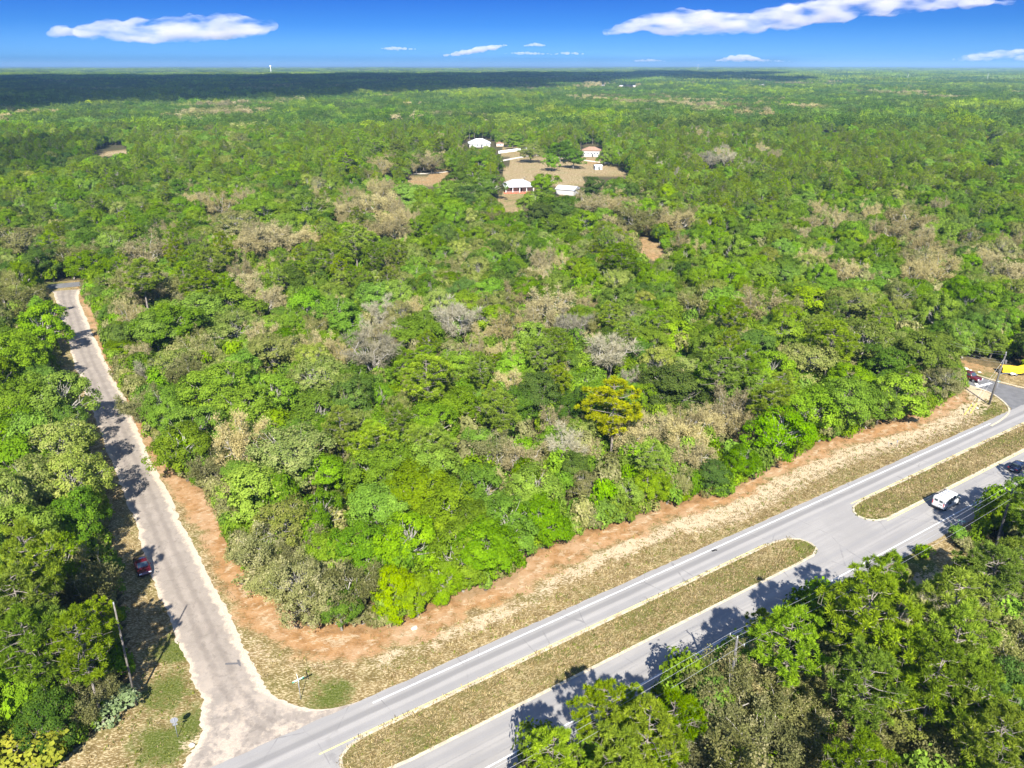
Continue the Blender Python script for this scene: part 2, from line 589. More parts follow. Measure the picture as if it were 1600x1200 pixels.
wcol = t.mix(t.math('MULTIPLY', t.step(n_big, 0.4, 0.65), 0.5), wcol, (0.040, 0.060, 0.014))
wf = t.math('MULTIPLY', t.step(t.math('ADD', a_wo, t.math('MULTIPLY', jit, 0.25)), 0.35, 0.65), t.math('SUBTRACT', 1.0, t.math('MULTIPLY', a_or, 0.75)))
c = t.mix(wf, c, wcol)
c = t.mix(t.math('MULTIPLY', t.math('SUBTRACT', n_fin, 0.5), 0.9, True), c, (0.45, 0.40, 0.30))
c = t.mix(1.0, c, (0.84, 0.82, 0.79), 'MULTIPLY')
M['ground'] = t.bsdf(c, 0.95, normal=t.bump(t.math('ADD', n_flk, n_fin), 0.5, 0.12), spec=0.05)
g_me = mesh_np('ground', np.column_stack([GP, np.zeros(len(GP))]), GF, [M['ground']],
               attrs={'orange': ('POINT', orange), 'sand': ('POINT', sand), 'green': ('POINT', green), 'wood': ('POINT', wood), 'track': ('POINT', track)})
tag(link('ground', g_me), kind='structure')

# ------------------------------------------------------------------ side road (worn tarmac with sandy shoulders)
SIDE = [((80, 455), (127, 452)), ((88, 470), (124, 470)), ((99, 510), (141, 510)), ((108, 540), (155, 540)), ((113, 562), (166, 565)),
        ((125, 590), (178, 590)), ((134, 620), (196, 620)), ((150, 660), (212, 660)), ((166, 700), (228, 700)), ((188, 760), (258, 760)),
        ((210, 820), (288, 820)), ((229, 880), (318, 880)), ((252, 940), (348, 940)), ((274, 1000), (378, 1000)),
        ((297, 1050), (405, 1050)), ((313, 1100), (440, 1092)), ((308, 1150), (508, 1108)), ((285, 1196), (600, 1084)),
        ((240, 1240), (640, 1075))]
rowsL = np.array([at(*a)[:2] for a, b in SIDE])
rowsR = np.array([at(*b)[:2] for a, b in SIDE])


def densify(A, k):
    out = []
    for i in range(len(A) - 1):
        for j in range(k):
            u = j / k
            p0, p1, p2, p3 = A[max(i - 1, 0)], A[i], A[i + 1], A[min(i + 2, len(A) - 1)]
            out.append(0.5 * ((2 * p1) + (-p0 + p2) * u + (2 * p0 - 5 * p1 + 4 * p2 - p3) * u * u + (-p0 + 3 * p1 - 3 * p2 + p3) * u ** 3))
    out.append(A[-1])
    return np.array(out)


rL, rR = densify(rowsL, 14), densify(rowsR, 14)
for k_ in range(len(rL)):
    w_ = (rR[k_] - rL[k_]) / np.hypot(*(rR[k_] - rL[k_]))
    rL[k_] = rL[k_] + w_ * (rng.normal() * 0.13 + 0.13 * math.sin(k_ * .37) + 0.10 * math.sin(k_ * .143 + 1) + 0.12)
    rR[k_] = rR[k_] + w_ * (rng.normal() * 0.13 + 0.12 * math.sin(k_ * .29 + 2) + 0.12 * math.sin(k_ * .117) - 0.1)
NC = 25
V, edge, worn, ctr = [], [], [], []
for i in range(len(rL)):
    w = np.hypot(*(rR[i] - rL[i]))
    for j in range(NC):
        q = j / (NC - 1)
        V.append((*(rL[i] * (1 - q) + rR[i] * q), 0.016))
        edge.append(min(q * w - 0.5, (1 - q) * w - 1.0))
        worn.append(sstep(i / len(rL), 0.70, 0.93))
        ctr.append(q * w - w * 0.48)
F_ = np.array([(i * NC + j, i * NC + j + 1, (i + 1) * NC + j + 1, (i + 1) * NC + j) for i in range(len(rL) - 1) for j in range(NC - 1)])
t = NT('worn_tarmac')
P_ = t.coord('Object')
mp = t.n('ShaderNodeMapping')
mp.inputs['Rotation'].default_value = (0, 0, R(-25))
mp.inputs['Scale'].default_value = (1.6, 0.35, 1)
t.l(P_, mp.inputs['Vector'])
nb, nm, nf = t.noise(P_, 0.35, 5, 0.6), t.noise(P_, 1.3, 5, 0.65), t.noise(P_, 7, 3, 0.6)
ns = t.noise(mp.outputs[0], 0.9, 5, 0.65)
tar = t.mix(t.step(nb, 0.3, 0.7), (0.225, 0.196, 0.164), (0.290, 0.253, 0.212))
tar = t.mix(t.math('MULTIPLY', t.step(ns, 0.45, 0.75), 0.5), tar, (0.30, 0.255, 0.215))
tar = t.mix(t.math('MULTIPLY', t.step(nf, 0.5, 0.8), 0.5), tar, (0.12, 0.10, 0.09))
vor = t.n('ShaderNodeTexVoronoi', feature='DISTANCE_TO_EDGE')
vor.inputs['Scale'].default_value = 0.33
t.l(P_, vor.inputs['Vector'])
crk = t.math('MULTIPLY', t.math('SUBTRACT', 1.0, t.step(t.math('ADD', vor.outputs['Distance'], t.math('MULTIPLY', t.math('SUBTRACT', nm, 0.5), 0.35)), 0.0, 0.016)), 0.22)
tar = t.mix(crk, tar, (0.09, 0.08, 0.07))
cl = t.math('ABSOLUTE', t.math('ADD', t.attr('middle'), t.math('MULTIPLY', t.math('SUBTRACT', nm, 0.5), 0.25)))
tar = t.mix(t.math('MULTIPLY', t.math('SUBTRACT', 1.0, t.step(cl, 0.05, 0.16)), t.math('MULTIPLY', t.step(nb, 0.5, 0.66), 0.3)), tar, (0.34, 0.30, 0.26))
wt = t.math('ABSOLUTE', t.math('SUBTRACT', t.math('ABSOLUTE', t.math('ADD', t.attr('middle'), t.math('MULTIPLY', t.math('SUBTRACT', nb, 0.5), 0.8))), 1.0))
tar = t.mix(t.math('MULTIPLY', t.math('SUBTRACT', 1.0, t.step(wt, 0.15, 0.7)), 0.38), tar, (0.135, 0.115, 0.10))
sandc = t.mix(t.step(nf, 0.3, 0.75), (0.38, 0.31, 0.23), (0.52, 0.45, 0.36))
ed = t.math('ADD', t.attr('edge'), t.math('MULTIPLY', t.math('ADD', t.math('SUBTRACT', nm, 0.5), t.math('SUBTRACT', nb, 0.5)), 2.2))
wr = t.math('MULTIPLY', t.attr('worn'), t.step(t.math('ADD', nb, t.math('MULTIPLY', t.math('SUBTRACT', nm, 0.5), 0.9)), 0.40, 0.68))
sf = t.math('MAXIMUM', t.math('SUBTRACT', 1.0, t.step(ed, -0.35, 0.55)), t.math('MULTIPLY', wr, 0.7))
colr = t.mix(sf, tar, sandc)
colr = t.mix(1.0, colr, (0.82, 0.81, 0.80), 'MULTIPLY')
M['tarmac'] = t.bsdf(colr, 0.9, normal=t.bump(t.math('ADD', nf, nm), 0.3, 0.03), spec=0.15)
me = mesh_np('side_road', np.array(V), F_, [M['tarmac']], attrs={'edge': ('POINT', edge), 'worn': ('POINT', worn), 'middle': ('POINT', ctr)})
tag(link('side_road', me), kind='structure')

# ------------------------------------------------------------------ asphalt of the highway and the streets
t = NT('asphalt')
P_ = t.coord('Object')
sx = t.n('ShaderNodeSeparateXYZ')
t.l(P_, sx.inputs[0])
lon = t.stretch(P_, 0.05, 1.0)
nl, nm, nf, nb = t.noise(lon, 1.6, 4, 0.6), t.noise(P_, 0.8, 5, 0.6), t.noise(P_, 9, 3, 0.7), t.noise(P_, 0.13, 4)
a = t.mix(t.step(nb, 0.3, 0.7), (0.232, 0.230, 0.228), (0.276, 0.273, 0.268))
a = t.mix(t.math('MULTIPLY', t.step(nl, 0.35, 0.7), 0.55), a, (0.205, 0.204, 0.204))
yy = t.math('ADD', sx.outputs['Y'], t.math('MULTIPLY', t.math('SUBTRACT', nl, 0.5), 0.5))


def band(c0, w, amt, col):
    global a
    d = t.math('ABSOLUTE', t.math('SUBTRACT', yy, c0))
    a = t.mix(t.math('MULTIPLY', t.math('SUBTRACT', 1.0, t.step(d, w * 0.3, w)), amt), a, col)


band(-0.95, 0.62, 0.75, (0.160, 0.160, 0.163))
band(-2.55, 0.55, 0.35, (0.19, 0.193, 0.205))
band(-1.75, 0.45, 0.5, (0.310, 0.306, 0.300))
band(0.55, 0.45, 0.45, (0.215, 0.217, 0.222))
band(-10.6, 0.5, 0.5, (0.20, 0.203, 0.212))
band(-12.9, 0.55, 0.55, (0.195, 0.198, 0.208))
band(-11.75, 0.5, 0.4, (0.31, 0.306, 0.30))
a = t.mix(t.math('MULTIPLY', t.step(nf, 0.45, 0.8), 0.35), a, (0.15, 0.15, 0.155))
vor = t.n('ShaderNodeTexVoronoi', feature='DISTANCE_TO_EDGE')
vor.inputs['Scale'].default_value = 0.17
t.l(t.stretch(P_, 1.0, 0.55), vor.inputs['Vector'])
cr = t.math('SUBTRACT', 1.0, t.step(t.math('ADD', vor.outputs['Distance'], t.math('MULTIPLY', t.math('SUBTRACT', nm, 0.5), 0.05)), 0.0, 0.010))
a = t.mix(t.math('MULTIPLY', cr, t.math('MULTIPLY', t.step(nb, 0.4, 0.6), 0.55)), a, (0.11, 0.11, 0.115))
a = t.mix(1.0, a, (0.87, 0.835, 0.785), 'MULTIPLY')
M['asphalt'] = t.bsdf(a, 0.85, normal=t.bump(nf, 0.2, 0.01), spec=0.2)


def road_sheet(name, outline_n0, outline_n1, s0, s1, z, step=2.0):
    ss = np.arange(s0, s1 + step, step)
    V = []
    for s in ss:
        V.append((s, outline_n0 + random.uniform(-0.10, 0.06), z))
        V.append((s, (outline_n0 + outline_n1) / 2, z))
        V.append((s, outline_n1 + random.uniform(-0.07, 0.10), z))
    F = np.array([(3 * i + k, 3 * i + 3 + k, 3 * i + 4 + k, 3 * i + 1 + k) for i in range(len(ss) - 1) for k in (0, 1)])
    me = mesh_np(name, np.array(V), F, [M['asphalt']])
    return tag(link(name, me, None, (OX, OY, 0), ANG), kind='structure')


road_sheet('highway', -16.5, 1.0, -140, 420, 0.024, 1.0)

# the street that joins the highway, top right, and the road across the far end of the side road
t2 = plain('street_asphalt', (0.105, 0.103, 0.102), 0.85, var=0.15, scale=0.6)
st = poly_at([(1380, 545), (1440, 562), (1497, 578), (1560, 598), (1622, 613), (1700, 640), (1760, 690), (1600, 668), (1545, 668),
              (1566, 654), (1577, 641), (1568, 627), (1546, 612), (1520, 603), (1487, 592), (1430, 575), (1380, 560)])
bm = bmesh.new()
f = bm.faces.new([bm.verts.new((x, y, 0.014)) for x, y in st])
bmesh.ops.triangulate(bm, faces=[f])
me = bpy.data.meshes.new('street')
bm.to_mesh(me)
bm.free()
me.materials.append(t2)
tag(link('street', me), kind='structure')
st = poly_at([(-200, 462), (60, 453), (128, 447), (160, 442), (300, 418), (300, 410), (160, 434), (128, 440), (60, 446), (-200, 455)])
bm = bmesh.new()
f = bm.faces.new([bm.verts.new((x, y, 0.008)) for x, y in st])
bmesh.ops.triangulate(bm, faces=[f])
me = bpy.data.meshes.new('cross_road')
bm.to_mesh(me)
bm.free()
me.materials.append(t2)
tag(link('cross_road', me), kind='structure')


def world_strip(name, pts, w, mat, z0, z1):
    """A low strip of width w along a ground polyline."""
    P = np.array([at(*p)[:2] for p in pts])
    P = densify(P, 4)
    V, F = [], []
    for i, p in enumerate(P):
        d = P[min(i + 1, len(P) - 1)] - P[max(i - 1, 0)]
        d = d / np.hypot(*d)
        nn = np.array((-d[1], d[0])) * w / 2
        V += [(*(p - nn), z0), (*(p - nn), z1), (*(p + nn), z1), (*(p + nn), z0)]
        if i:
            b = 4 * i
            F += [(b - 4, b, b + 1, b - 3), (b - 3, b + 1, b + 2, b - 2), (b - 2, b + 2, b + 3, b - 1)]
    mb = MB()
    mb.add(V, F)
    return mb.build(name, mat)


M['kerb'] = plain('kerb_concrete', (0.36, 0.31, 0.22), 0.9, var=0.2, scale=1.5)
M['yellow'] = plain('yellow_road_paint', (0.52, 0.44, 0.17), 0.8, var=0.25, scale=2.0)
t = NT('white_road_paint')
pw = t.noise(t.coord(), 3.0, 5, 0.7)
M['white_paint'] = t.bsdf(t.mix(t.step(pw, 0.35, 0.62), (0.30, 0.30, 0.30), (0.60, 0.60, 0.59)), 0.8)
tag(world_strip('street_kerb', [(1487, 593), (1520, 604), (1546, 613), (1568, 628), (1577, 642), (1566, 655), (1548, 666)], 0.35, M['kerb'], 0, 0.09), kind='structure')
tag(world_strip('street_verge_edge', [(1440, 560), (1497, 576.5), (1560, 596), (1622, 611)], 0.35, M['kerb'], 0, 0.05), kind='structure')

# medians: raised grass islands with a cream kerb
MED_A = [(-21, -3.6)] + [(s, -3.6) for s in range(-15, 44, 6)] + [(44.5, -3.65), (46.8, -4.2), (48.3, -5.3), (48.8, -7.0), (48.3, -8.4), (46.4, -9.2)] + \
        [(s, -9.3) for s in range(42, -20, -6)] + [(-21.5, -9.0), (-23.8, -7.8), (-24.8, -6.4), (-24.4, -4.9), (-23, -4.0)]
MED_B = [(65.5, -3.6)] + [(s, -3.6) for s in range(72, 330, 12)] + [(330, -9.3)] + [(s, -9.3) for s in range(318, 66, -12)] + \
        [(64.5, -9.25), (62.6, -8.7), (61.5, -7.7), (61.1, -6.3), (61.6, -5.0), (63, -4.0)]


def inset(poly, d):
    P = np.array(poly, float)
    out = []
    for i in range(len(P)):
        a, b, c = P[i - 1], P[i], P[(i + 1) % len(P)]
        t1, t2 = (b - a) / np.hypot(*(b - a)), (c - b) / np.hypot(*(c - b))
        nn = np.array((t1[1] + t2[1], -(t1[0] + t2[0])))
        nn /= np.hypot(*nn)
        out.append(b + nn * d)
    return out


t = NT('median_turf')
P_ = t.coord('Object')
lon = t.stretch(P_, 0.75, 1.7)
nf, nm, nb = t.noise(lon, 3.3, 3, 0.6, .2), t.noise(P_, 0.7, 5, .6), t.noise(t.stretch(P_, 0.5, 1.4), 0.16, 4)
c = t.mix(t.step(nm, 0.32, 0.68), (0.110, 0.085, 0.032), (0.175, 0.135, 0.055))
c = t.mix(t.math('MULTIPLY', t.step(nb, 0.44, 0.60), 0.75), c, (0.098, 0.103, 0.026))
fl = t.math('ADD', nf, t.math('MULTIPLY', t.math('SUBTRACT', 0.5, nb), 0.55))
c = t.mix(t.math('MULTIPLY', t.step(fl, 0.50, 0.62), 0.6), c, (0.39, 0.32, 0.17))
c = t.mix(1.0, c, (0.84, 0.83, 0.82), 'MULTIPLY')
M['turf'] = t.bsdf(c, 0.95, normal=t.bump(nf, 0.6, 0.12), spec=0.05)
for nm_, poly in (('median', MED_A), ('median', MED_B)):
    poly = [(x, y) for x, y in poly]
    ins = inset(poly, 0.32)
    if inside(np.array([[sum(p[0] for p in poly) / len(poly), -6.4]]), np.array(ins))[0] and abs(ins[0][1]) < abs(poly[0][1]):
        ins = inset(poly, -0.32)
    n = len(poly)
    V = [(x, y, 0.0) for x, y in poly] + [(x, y, 0.11) for x, y in poly] + [(x, y, 0.11) for x, y in ins] + [(x, y, 0.03) for x, y in ins]
    F = []
    for i in range(n):
        j = (i + 1) % n
        F += [(i, j, n + j, n + i), (n + i, n + j, 2 * n + j, 2 * n + i), (2 * n + i, 2 * n + j, 3 * n + j, 3 * n + i)]
    mb = MB()
    mb.add(V, F)
    k = mb.build('median_kerb', M['kerb'], None, False, (OX, OY, 0), ANG)
    tag(k, kind='structure')
    bm = bmesh.new()
    f = bm.faces.new([bm.verts.new((x, y, 0.075)) for x, y in ins])
    bmesh.ops.triangulate(bm, faces=[f])
    bmesh.ops.recalc_face_normals(bm, faces=bm.faces)
    me = bpy.data.meshes.new('median_grass')
    bm.to_mesh(me)
    bm.free()
    me.materials.append(M['turf'])
    tag(link('median_ground', me, None, (OX, OY, 0), ANG), kind='structure')


def marking(name, s0, s1, n0, w, mat):
    ss = np.arange(s0, s1 + 0.01, 3.0)
    V, F = [], []
    for i, s in enumerate(ss):
        V += [(s, n0 - w / 2, 0.030), (s, n0 + w / 2, 0.030)]
        if i:
            F.append((2 * i - 2, 2 * i, 2 * i + 1, 2 * i - 1))
    o = MB().add(V, F).build(name, mat, None, False, (OX, OY, 0), ANG)
    return tag(o, kind='structure')


marking('white_edge_line', -18.6, 116, 0.0, 0.20, M['white_paint'])
marking('white_edge_line', -80, 330, -14.2, 0.18, M['white_paint'])
marking('yellow_edge_line', -26, 45, -3.38, 0.17, M['yellow'])
marking('yellow_edge_line', 63.5, 330, -3.38, 0.17, M['yellow'])
marking('yellow_edge_line', 64.0, 330, -9.50, 0.14, M['yellow'])
b0, b1 = at(1522, 600), at(1548, 599)
mb = MB()
dvec = np.array([0.35, 0.25])
p0, p1 = at(1526, 604.5)[:2], at(1549, 598.5)[:2]
dd = (p1 - p0) / np.hypot(*(p1 - p0))
nn = np.array((-dd[1], dd[0])) * 0.35
mb.add([(*(p0 - nn), .022), (*(p1 - nn), .022), (*(p1 + nn), .022), (*(p0 + nn), .022)], [(0, 1, 2, 3)])
tag(mb.build('stop_line', M['white_paint']), kind='structure')
# ------------------------------------------------------------------ trees: prototypes
def unit(v):
    return v / np.maximum(np.linalg.norm(v, axis=-1, keepdims=True), 1e-9)


def rand_dir(r, n):
    return unit(r.normal(size=(n, 3)))


def quads(c, nrm, L, W, r, axis=None):
    """n flat leaf sprays, returned as (4n,3) corners."""
    if axis is None:
        axis = rand_dir(r, len(c))
    tvec = unit(np.cross(nrm, axis))
    b = np.cross(nrm, tvec)
    L, W = L[:, None] / 2, W[:, None] / 2
    return np.stack([c - tvec * L, c + b * W, c + tvec * L, c - b * W], 1).reshape(-1, 3)


def limb_mesh(segs, n=4):
    """segs: list of (p0, p1, r0, r1); tapered n-sided sticks."""
    if not segs:
        return np.zeros((0, 3)), np.zeros((0, 4), int)
    p0 = np.array([s[0] for s in segs], float)
    p1 = np.array([s[1] for s in segs], float)
    r0 = np.array([s[2] for s in segs])[:, None, None]
    r1 = np.array([s[3] for s in segs])[:, None, None]
    d = unit(p1 - p0)
    ref = np.where(np.abs(d[:, 2:3]) < 0.9, [[0, 0, 1.0]], [[1.0, 0, 0]])
    a = unit(np.cross(d, ref))
    b = np.cross(d, a)
    th = 2 * np.pi * np.arange(n) / n
    ring = a[:, None, :] * np.cos(th)[None, :, None] + b[:, None, :] * np.sin(th)[None, :, None]
    V = np.concatenate([p0[:, None] + ring * r0, p1[:, None] + ring * r1], 1)     # (S,2n,3)
    k = np.arange(n)
    f = np.stack([k, (k + 1) % n, n + (k + 1) % n, n + k], 1)
    F = (f[None] + (np.arange(len(segs)) * 2 * n)[:, None, None]).reshape(-1, 4)
    return V.reshape(-1, 3), F


def wander(r, p0, p1, k, amp):
    P = [np.array(p0, float)]
    for i in range(1, k + 1):
        q = np.array(p0) + (np.array(p1) - np.array(p0)) * i / k
        if i < k:
            q = q + r.normal(size=3) * amp
        P.append(q)
    return P


def chain(P, r0, r1):
    n = len(P) - 1
    return [(P[i], P[i + 1], r0 + (r1 - r0) * i / n, r0 + (r1 - r0) * (i + 1) / n) for i in range(n)]


def broadleaf(seed, Rc, Ht, n_lobe, n_leaf, leaf, low=0.16, flat=1.0, clump=0.17, pale=0.0, ragged=0.5):
    """Crown of leaf sprays on boughs on lobes; returns crown (V, leafv, clumpv) and limb segments."""
    r = np.random.default_rng(seed)
    zc = Ht * (0.5 + low / 2)
    hz = Ht * (1 - low) / 2
    lob, rad = [], []
    for i in range(n_lobe):
        a = 2 * np.pi * (i * 0.618 + r.uniform(-.08, .08))
        q = math.sqrt((i + 0.4) / n_lobe) * 0.66
        z = zc + hz * r.uniform(-0.62, 0.55) * (1 - 0.25 * q)
        if i < 2:
            z = zc + hz * r.uniform(0.3, 0.55)
        lob.append((math.cos(a) * q * Rc, math.sin(a) * q * Rc, z))
        rad.append(Rc * r.uniform(0.34, 0.50))
    lob, rad = np.array(lob), np.array(rad)
    n_c = int(26 * (1.0 if clump > 0.15 else 1.4))
    C, Nn, rc = [], [], []
    for L, q in zip(lob, rad):
        d = rand_dir(r, n_c)
        d = d[d[:, 2] > -0.55]
        p = L + d * q * np.array([1, 1, flat * 0.92])
        keep = np.ones(len(p), bool)
        for L2, q2 in zip(lob, rad):
            if (L2 != L).any():
                keep &= np.linalg.norm((p - L2) / np.array([1, 1, flat * 0.92]), axis=1) > q2 * 0.80
        keep &= p[:, 2] > Ht * low * 0.4
        C.append(p[keep])
        Nn.append(unit(d[keep] + np.array([0, 0, 0.35])))
        rc.append(r.uniform(0.7, 1.4, keep.sum()) * clump * Rc)
    C, Nn, rc = np.concatenate(C), np.concatenate(Nn), np.concatenate(rc)
    w = rc ** 2
    ci = r.choice(len(C), n_leaf, p=w / w.sum())
    d = unit(Nn[ci] * 0.8 + r.normal(size=(n_leaf, 3)) * 0.75)
    pos = C[ci] + d * (rc[ci] * r.uniform(0.35, 1.12, n_leaf) ** 0.6)[:, None] * np.array([1.1, 1.1, 0.85])
    stray = r.random(n_leaf) < 0.06 * ragged * 2
    pos[stray] += r.normal(size=(stray.sum(), 3)) * 0.10 * Rc
    pos[:, 2] = np.maximum(pos[:, 2], 0.12)
    nrm = unit(d * 0.62 + unit(pos - np.array([0, 0, zc])) * 0.35 + np.array([0, 0, 0.3]) + r.normal(size=(n_leaf, 3)) * 0.30)
    sz = leaf * r.uniform(0.65, 1.35, n_leaf)
    V = quads(pos, nrm, sz, sz * r.uniform(0.55, 0.95, n_leaf), r)
    leafv = r.random(n_leaf)
    clv = r.random(len(C))[ci] * 0.75 + r.random(n_leaf) * 0.25
    segs = []
    top = np.array([0, 0, Ht * (low + 0.16)])
    rt = 0.035 * Rc + 0.08
    segs += chain(wander(r, (0, 0, -0.2), top, 4, 0.12), rt * 1.25, rt * 0.85)
    for L, q in zip(lob, rad):
        P = wander(r, top, L + np.array([0, 0, q * 0.2]), 4, Rc * 0.05)
        segs += chain(P, rt * 0.6, rt * 0.22)
        d = rand_dir(r, 7)
        d[:, 2] = np.abs(d[:, 2])
        for dd in d[:int(4 + pale * 3)]:
            segs += chain(wander(r, P[2], L + dd * q * (0.95 + 0.12 * pale), 3, Rc * 0.05), rt * 0.25, rt * 0.07)
    return (V, leafv, clv), segs


def twiggy(seed, Rc, Ht, n_bud, bud, n_twig, low=0.25, tw=0.05):
    """Open crown of forking limbs, fine twigs and small buds."""
    r = np.random.default_rng(seed)
    segs = []
    top = np.array([0, 0, Ht * low])
    rt = 0.035 * Rc + 0.07
    segs += chain(wander(r, (0, 0, -0.2), top, 3, 0.1), rt * 1.2, rt * 0.9)
    tips = []
    L1 = []
    for i in range(7):
        a = 2 * np.pi * (i / 7 + r.uniform(-.05, .05))
        q = r.uniform(0.42, 0.62) if i < 6 else 0.1
        e = np.array([math.cos(a) * q * Rc, math.sin(a) * q * Rc, Ht * r.uniform(0.5, 0.72)])
        P = wander(r, top, e, 4, Rc * 0.06)
        segs += chain(P, rt * 0.62, rt * 0.28)
        L1.append(P)
    for P in L1:
        for k in range(6):
            s = P[int(r.integers(2, 5))]
            out = unit(np.array([s[0], s[1], 0]) + r.normal(size=3) * Rc * 0.35)
            e = s + out * Rc * r.uniform(0.25, 0.5) + np.array([0, 0, Ht * r.uniform(0.02, 0.26)])
            Q = wander(r, s, e, 3, Rc * 0.05)
            segs += chain(Q, rt * 0.26, rt * 0.10)
            tips += [Q[2], Q[3]]
    T = np.array(tips)
    ti = r.integers(0, len(T), n_twig)
    b0 = T[ti]
    cen = np.array([0, 0, Ht * 0.45])
    d = unit(unit(b0 - cen) * 0.75 + r.normal(size=(n_twig, 3)) * 0.8 + np.array([0, 0, 0.25]))
    ln = Rc * r.uniform(0.14, 0.34, n_twig)
    b1 = b0 + d * ln[:, None]
    mid = (b0 + b1) / 2
    nrm = unit(np.cross(d, rand_dir(r, n_twig)))
    bvec = np.cross(nrm, d)
    w = tw * r.uniform(0.6, 1.3, n_twig)[:, None] / 2
    Vt = np.stack([b0 - bvec * w, b0 + bvec * w, b1 + bvec * w * 0.35, b1 - bvec * w * 0.35], 1).reshape(-1, 3)
    bi = r.integers(0, n_twig, n_bud)
    u = r.uniform(0.35, 1.1, n_bud)[:, None]
    pos = b0[bi] + d[bi] * ln[bi][:, None] * u + r.normal(size=(n_bud, 3)) * 0.10
    sz = bud * r.uniform(0.6, 1.4, n_bud)
    nr = unit(rand_dir(r, n_bud) + unit(pos - cen) * 0.5 + np.array([0, 0, .2]))
    Vb = quads(pos, nr, sz, sz * r.uniform(0.5, 0.9, n_bud), r)
    V = np.concatenate([Vb, Vt])
    leafv = np.concatenate([r.random(n_bud), r.uniform(0.3, 1, n_twig)])
    clv = np.concatenate([r.random(len(T))[ti][bi] * .7 + r.random(n_bud) * .3, r.uniform(0, .5, n_twig)])
    return (V, leafv, clv), segs


def pine(seed, Rc, Ht, n_br, puffs, blades, base=0.42, needle=0.42, w=0.075, umbrella=0.6):
    """Straight trunk, whorled limbs carrying tufts of needles."""
    r = np.random.default_rng(seed)
    segs = []
    bend = r.normal(size=2) * 0.25
    axis_p = lambda h: np.array([bend[0] * (h / Ht) ** 2, bend[1] * (h / Ht) ** 2, h])
    hs = np.linspace(-0.2, Ht * 0.98, 9)
    rt = 0.030 * Rc + 0.075
    for a, b in zip(hs[:-1], hs[1:]):
        segs.append((axis_p(a), axis_p(b), rt * 1.2 * (1 - 0.8 * max(a, 0) / Ht), rt * 1.2 * (1 - 0.8 * b / Ht)))
    PC, PD = [], []
    for i in range(n_br):
        u = ((i + r.uniform(0, 1)) / n_br)
        h = Ht * (base + (0.97 - base) * u)
        a = i * 2.399 + r.uniform(-.5, .5)
        prof = (math.sin(min(u / umbrella, 1) * math.pi / 2) ** 0.7) if u < umbrella else math.cos((u - umbrella) / (1 - umbrella) * math.pi / 2 * 0.86)
        ln = Rc * max(prof, 0.16) * r.uniform(0.7, 1.1)
        up = r.uniform(-0.02, 0.30) + 0.5 * max(0, u - 0.7)
        s = axis_p(h)
        e = s + np.array([math.cos(a) * ln, math.sin(a) * ln, ln * up])
        P = wander(r, s, e, 3, ln * 0.05)
        segs += chain(P, 0.010 * Rc + 0.02, 0.012)
        k = max(2, int(puffs * ln / Rc + r.uniform(0, 1.5)))
        for j in range(k):
            q = r.uniform(0.42, 1.0)
            c0 = s + (e - s) * q
            side = np.array([-math.sin(a), math.cos(a), 0]) * r.normal() * ln * 0.26
            c1 = c0 + side + np.array([0, 0, abs(r.normal()) * 0.22 * Rc * 0.5])
            segs.append((c0, c1, 0.02, 0.012))
            PC.append(c1)
            PD.append(unit(c1 - s + np.array([0, 0, 0.5 * ln])))
    PC.append(axis_p(Ht))
    PD.append(np.array([0, 0, 1.0]))
    PC, PD = np.array(PC), np.array(PD)
    n = len(PC) * blades
    ci = np.repeat(np.arange(len(PC)), blades)
    d = unit(PD[ci] * 0.55 + r.normal(size=(n, 3)))
    d[:, 2] = np.where(d[:, 2] < -0.4, -d[:, 2], d[:, 2])
    ln = needle * r.uniform(0.6, 1.25, n)
    b0 = PC[ci] + d * (ln * 0.18)[:, None] + r.normal(size=(n, 3)) * 0.06
    nrm = unit(np.cross(d, rand_dir(r, n)))
    pos = b0 + d * (ln / 2)[:, None]
    bv = np.cross(nrm, d)
    ww = (w * r.uniform(0.7, 1.3, n) / 2)[:, None]
    L = (ln / 2)[:, None]
    V = np.stack([pos - d * L, pos + bv * ww, pos + d * L, pos - bv * ww], 1).reshape(-1, 3)
    return (V, r.random(n), r.random(len(PC))[ci] * .8 + r.random(n) * .2), segs


def crown_mesh(name, cr, mat):
    V, lv, cv = cr
    F = np.arange(len(V)).reshape(-1, 4)
    return mesh_np(name, V, F, [mat], attrs={'leafv': ('FACE', lv), 'clumpv': ('FACE', cv)})


def trunk_mesh(name, segs, mat, n=4):
    V, F = limb_mesh(segs, n)
    return mesh_np(name, V, F, [mat], smooth=True)


def whole_mesh(name, cr, segs, mat, bark):
    V, lv, cv = cr
    F = np.arange(len(V)).reshape(-1, 4)
    big = [s for s in segs if s[2] > 0.035]
    V2, F2 = limb_mesh(big, 4)
    n2 = len(F2)
    return mesh_np(name, np.concatenate([V, V2]), np.concatenate([F, F2 + len(V)]), [mat, bark],
                   mi=np.concatenate([np.zeros(len(F)), np.ones(n2)]),
                   attrs={'leafv': ('FACE', np.concatenate([lv, np.full(n2, .5)])), 'clumpv': ('FACE', np.concatenate([cv, np.zeros(n2)]))})


PROTO = {}     # type -> list of dict(R, H, crown, trunk, whole)


def add_proto(typ, cr, segs, Rc, Ht, bark):
    k = len(PROTO.setdefault(typ, []))
    PROTO[typ].append(dict(R=Rc, H=Ht, cr=cr, segs=segs, crown=crown_mesh('crown', cr, M[typ]), trunk=trunk_mesh('trunk', segs, M[bark]),
                           whole=None, bark=bark))


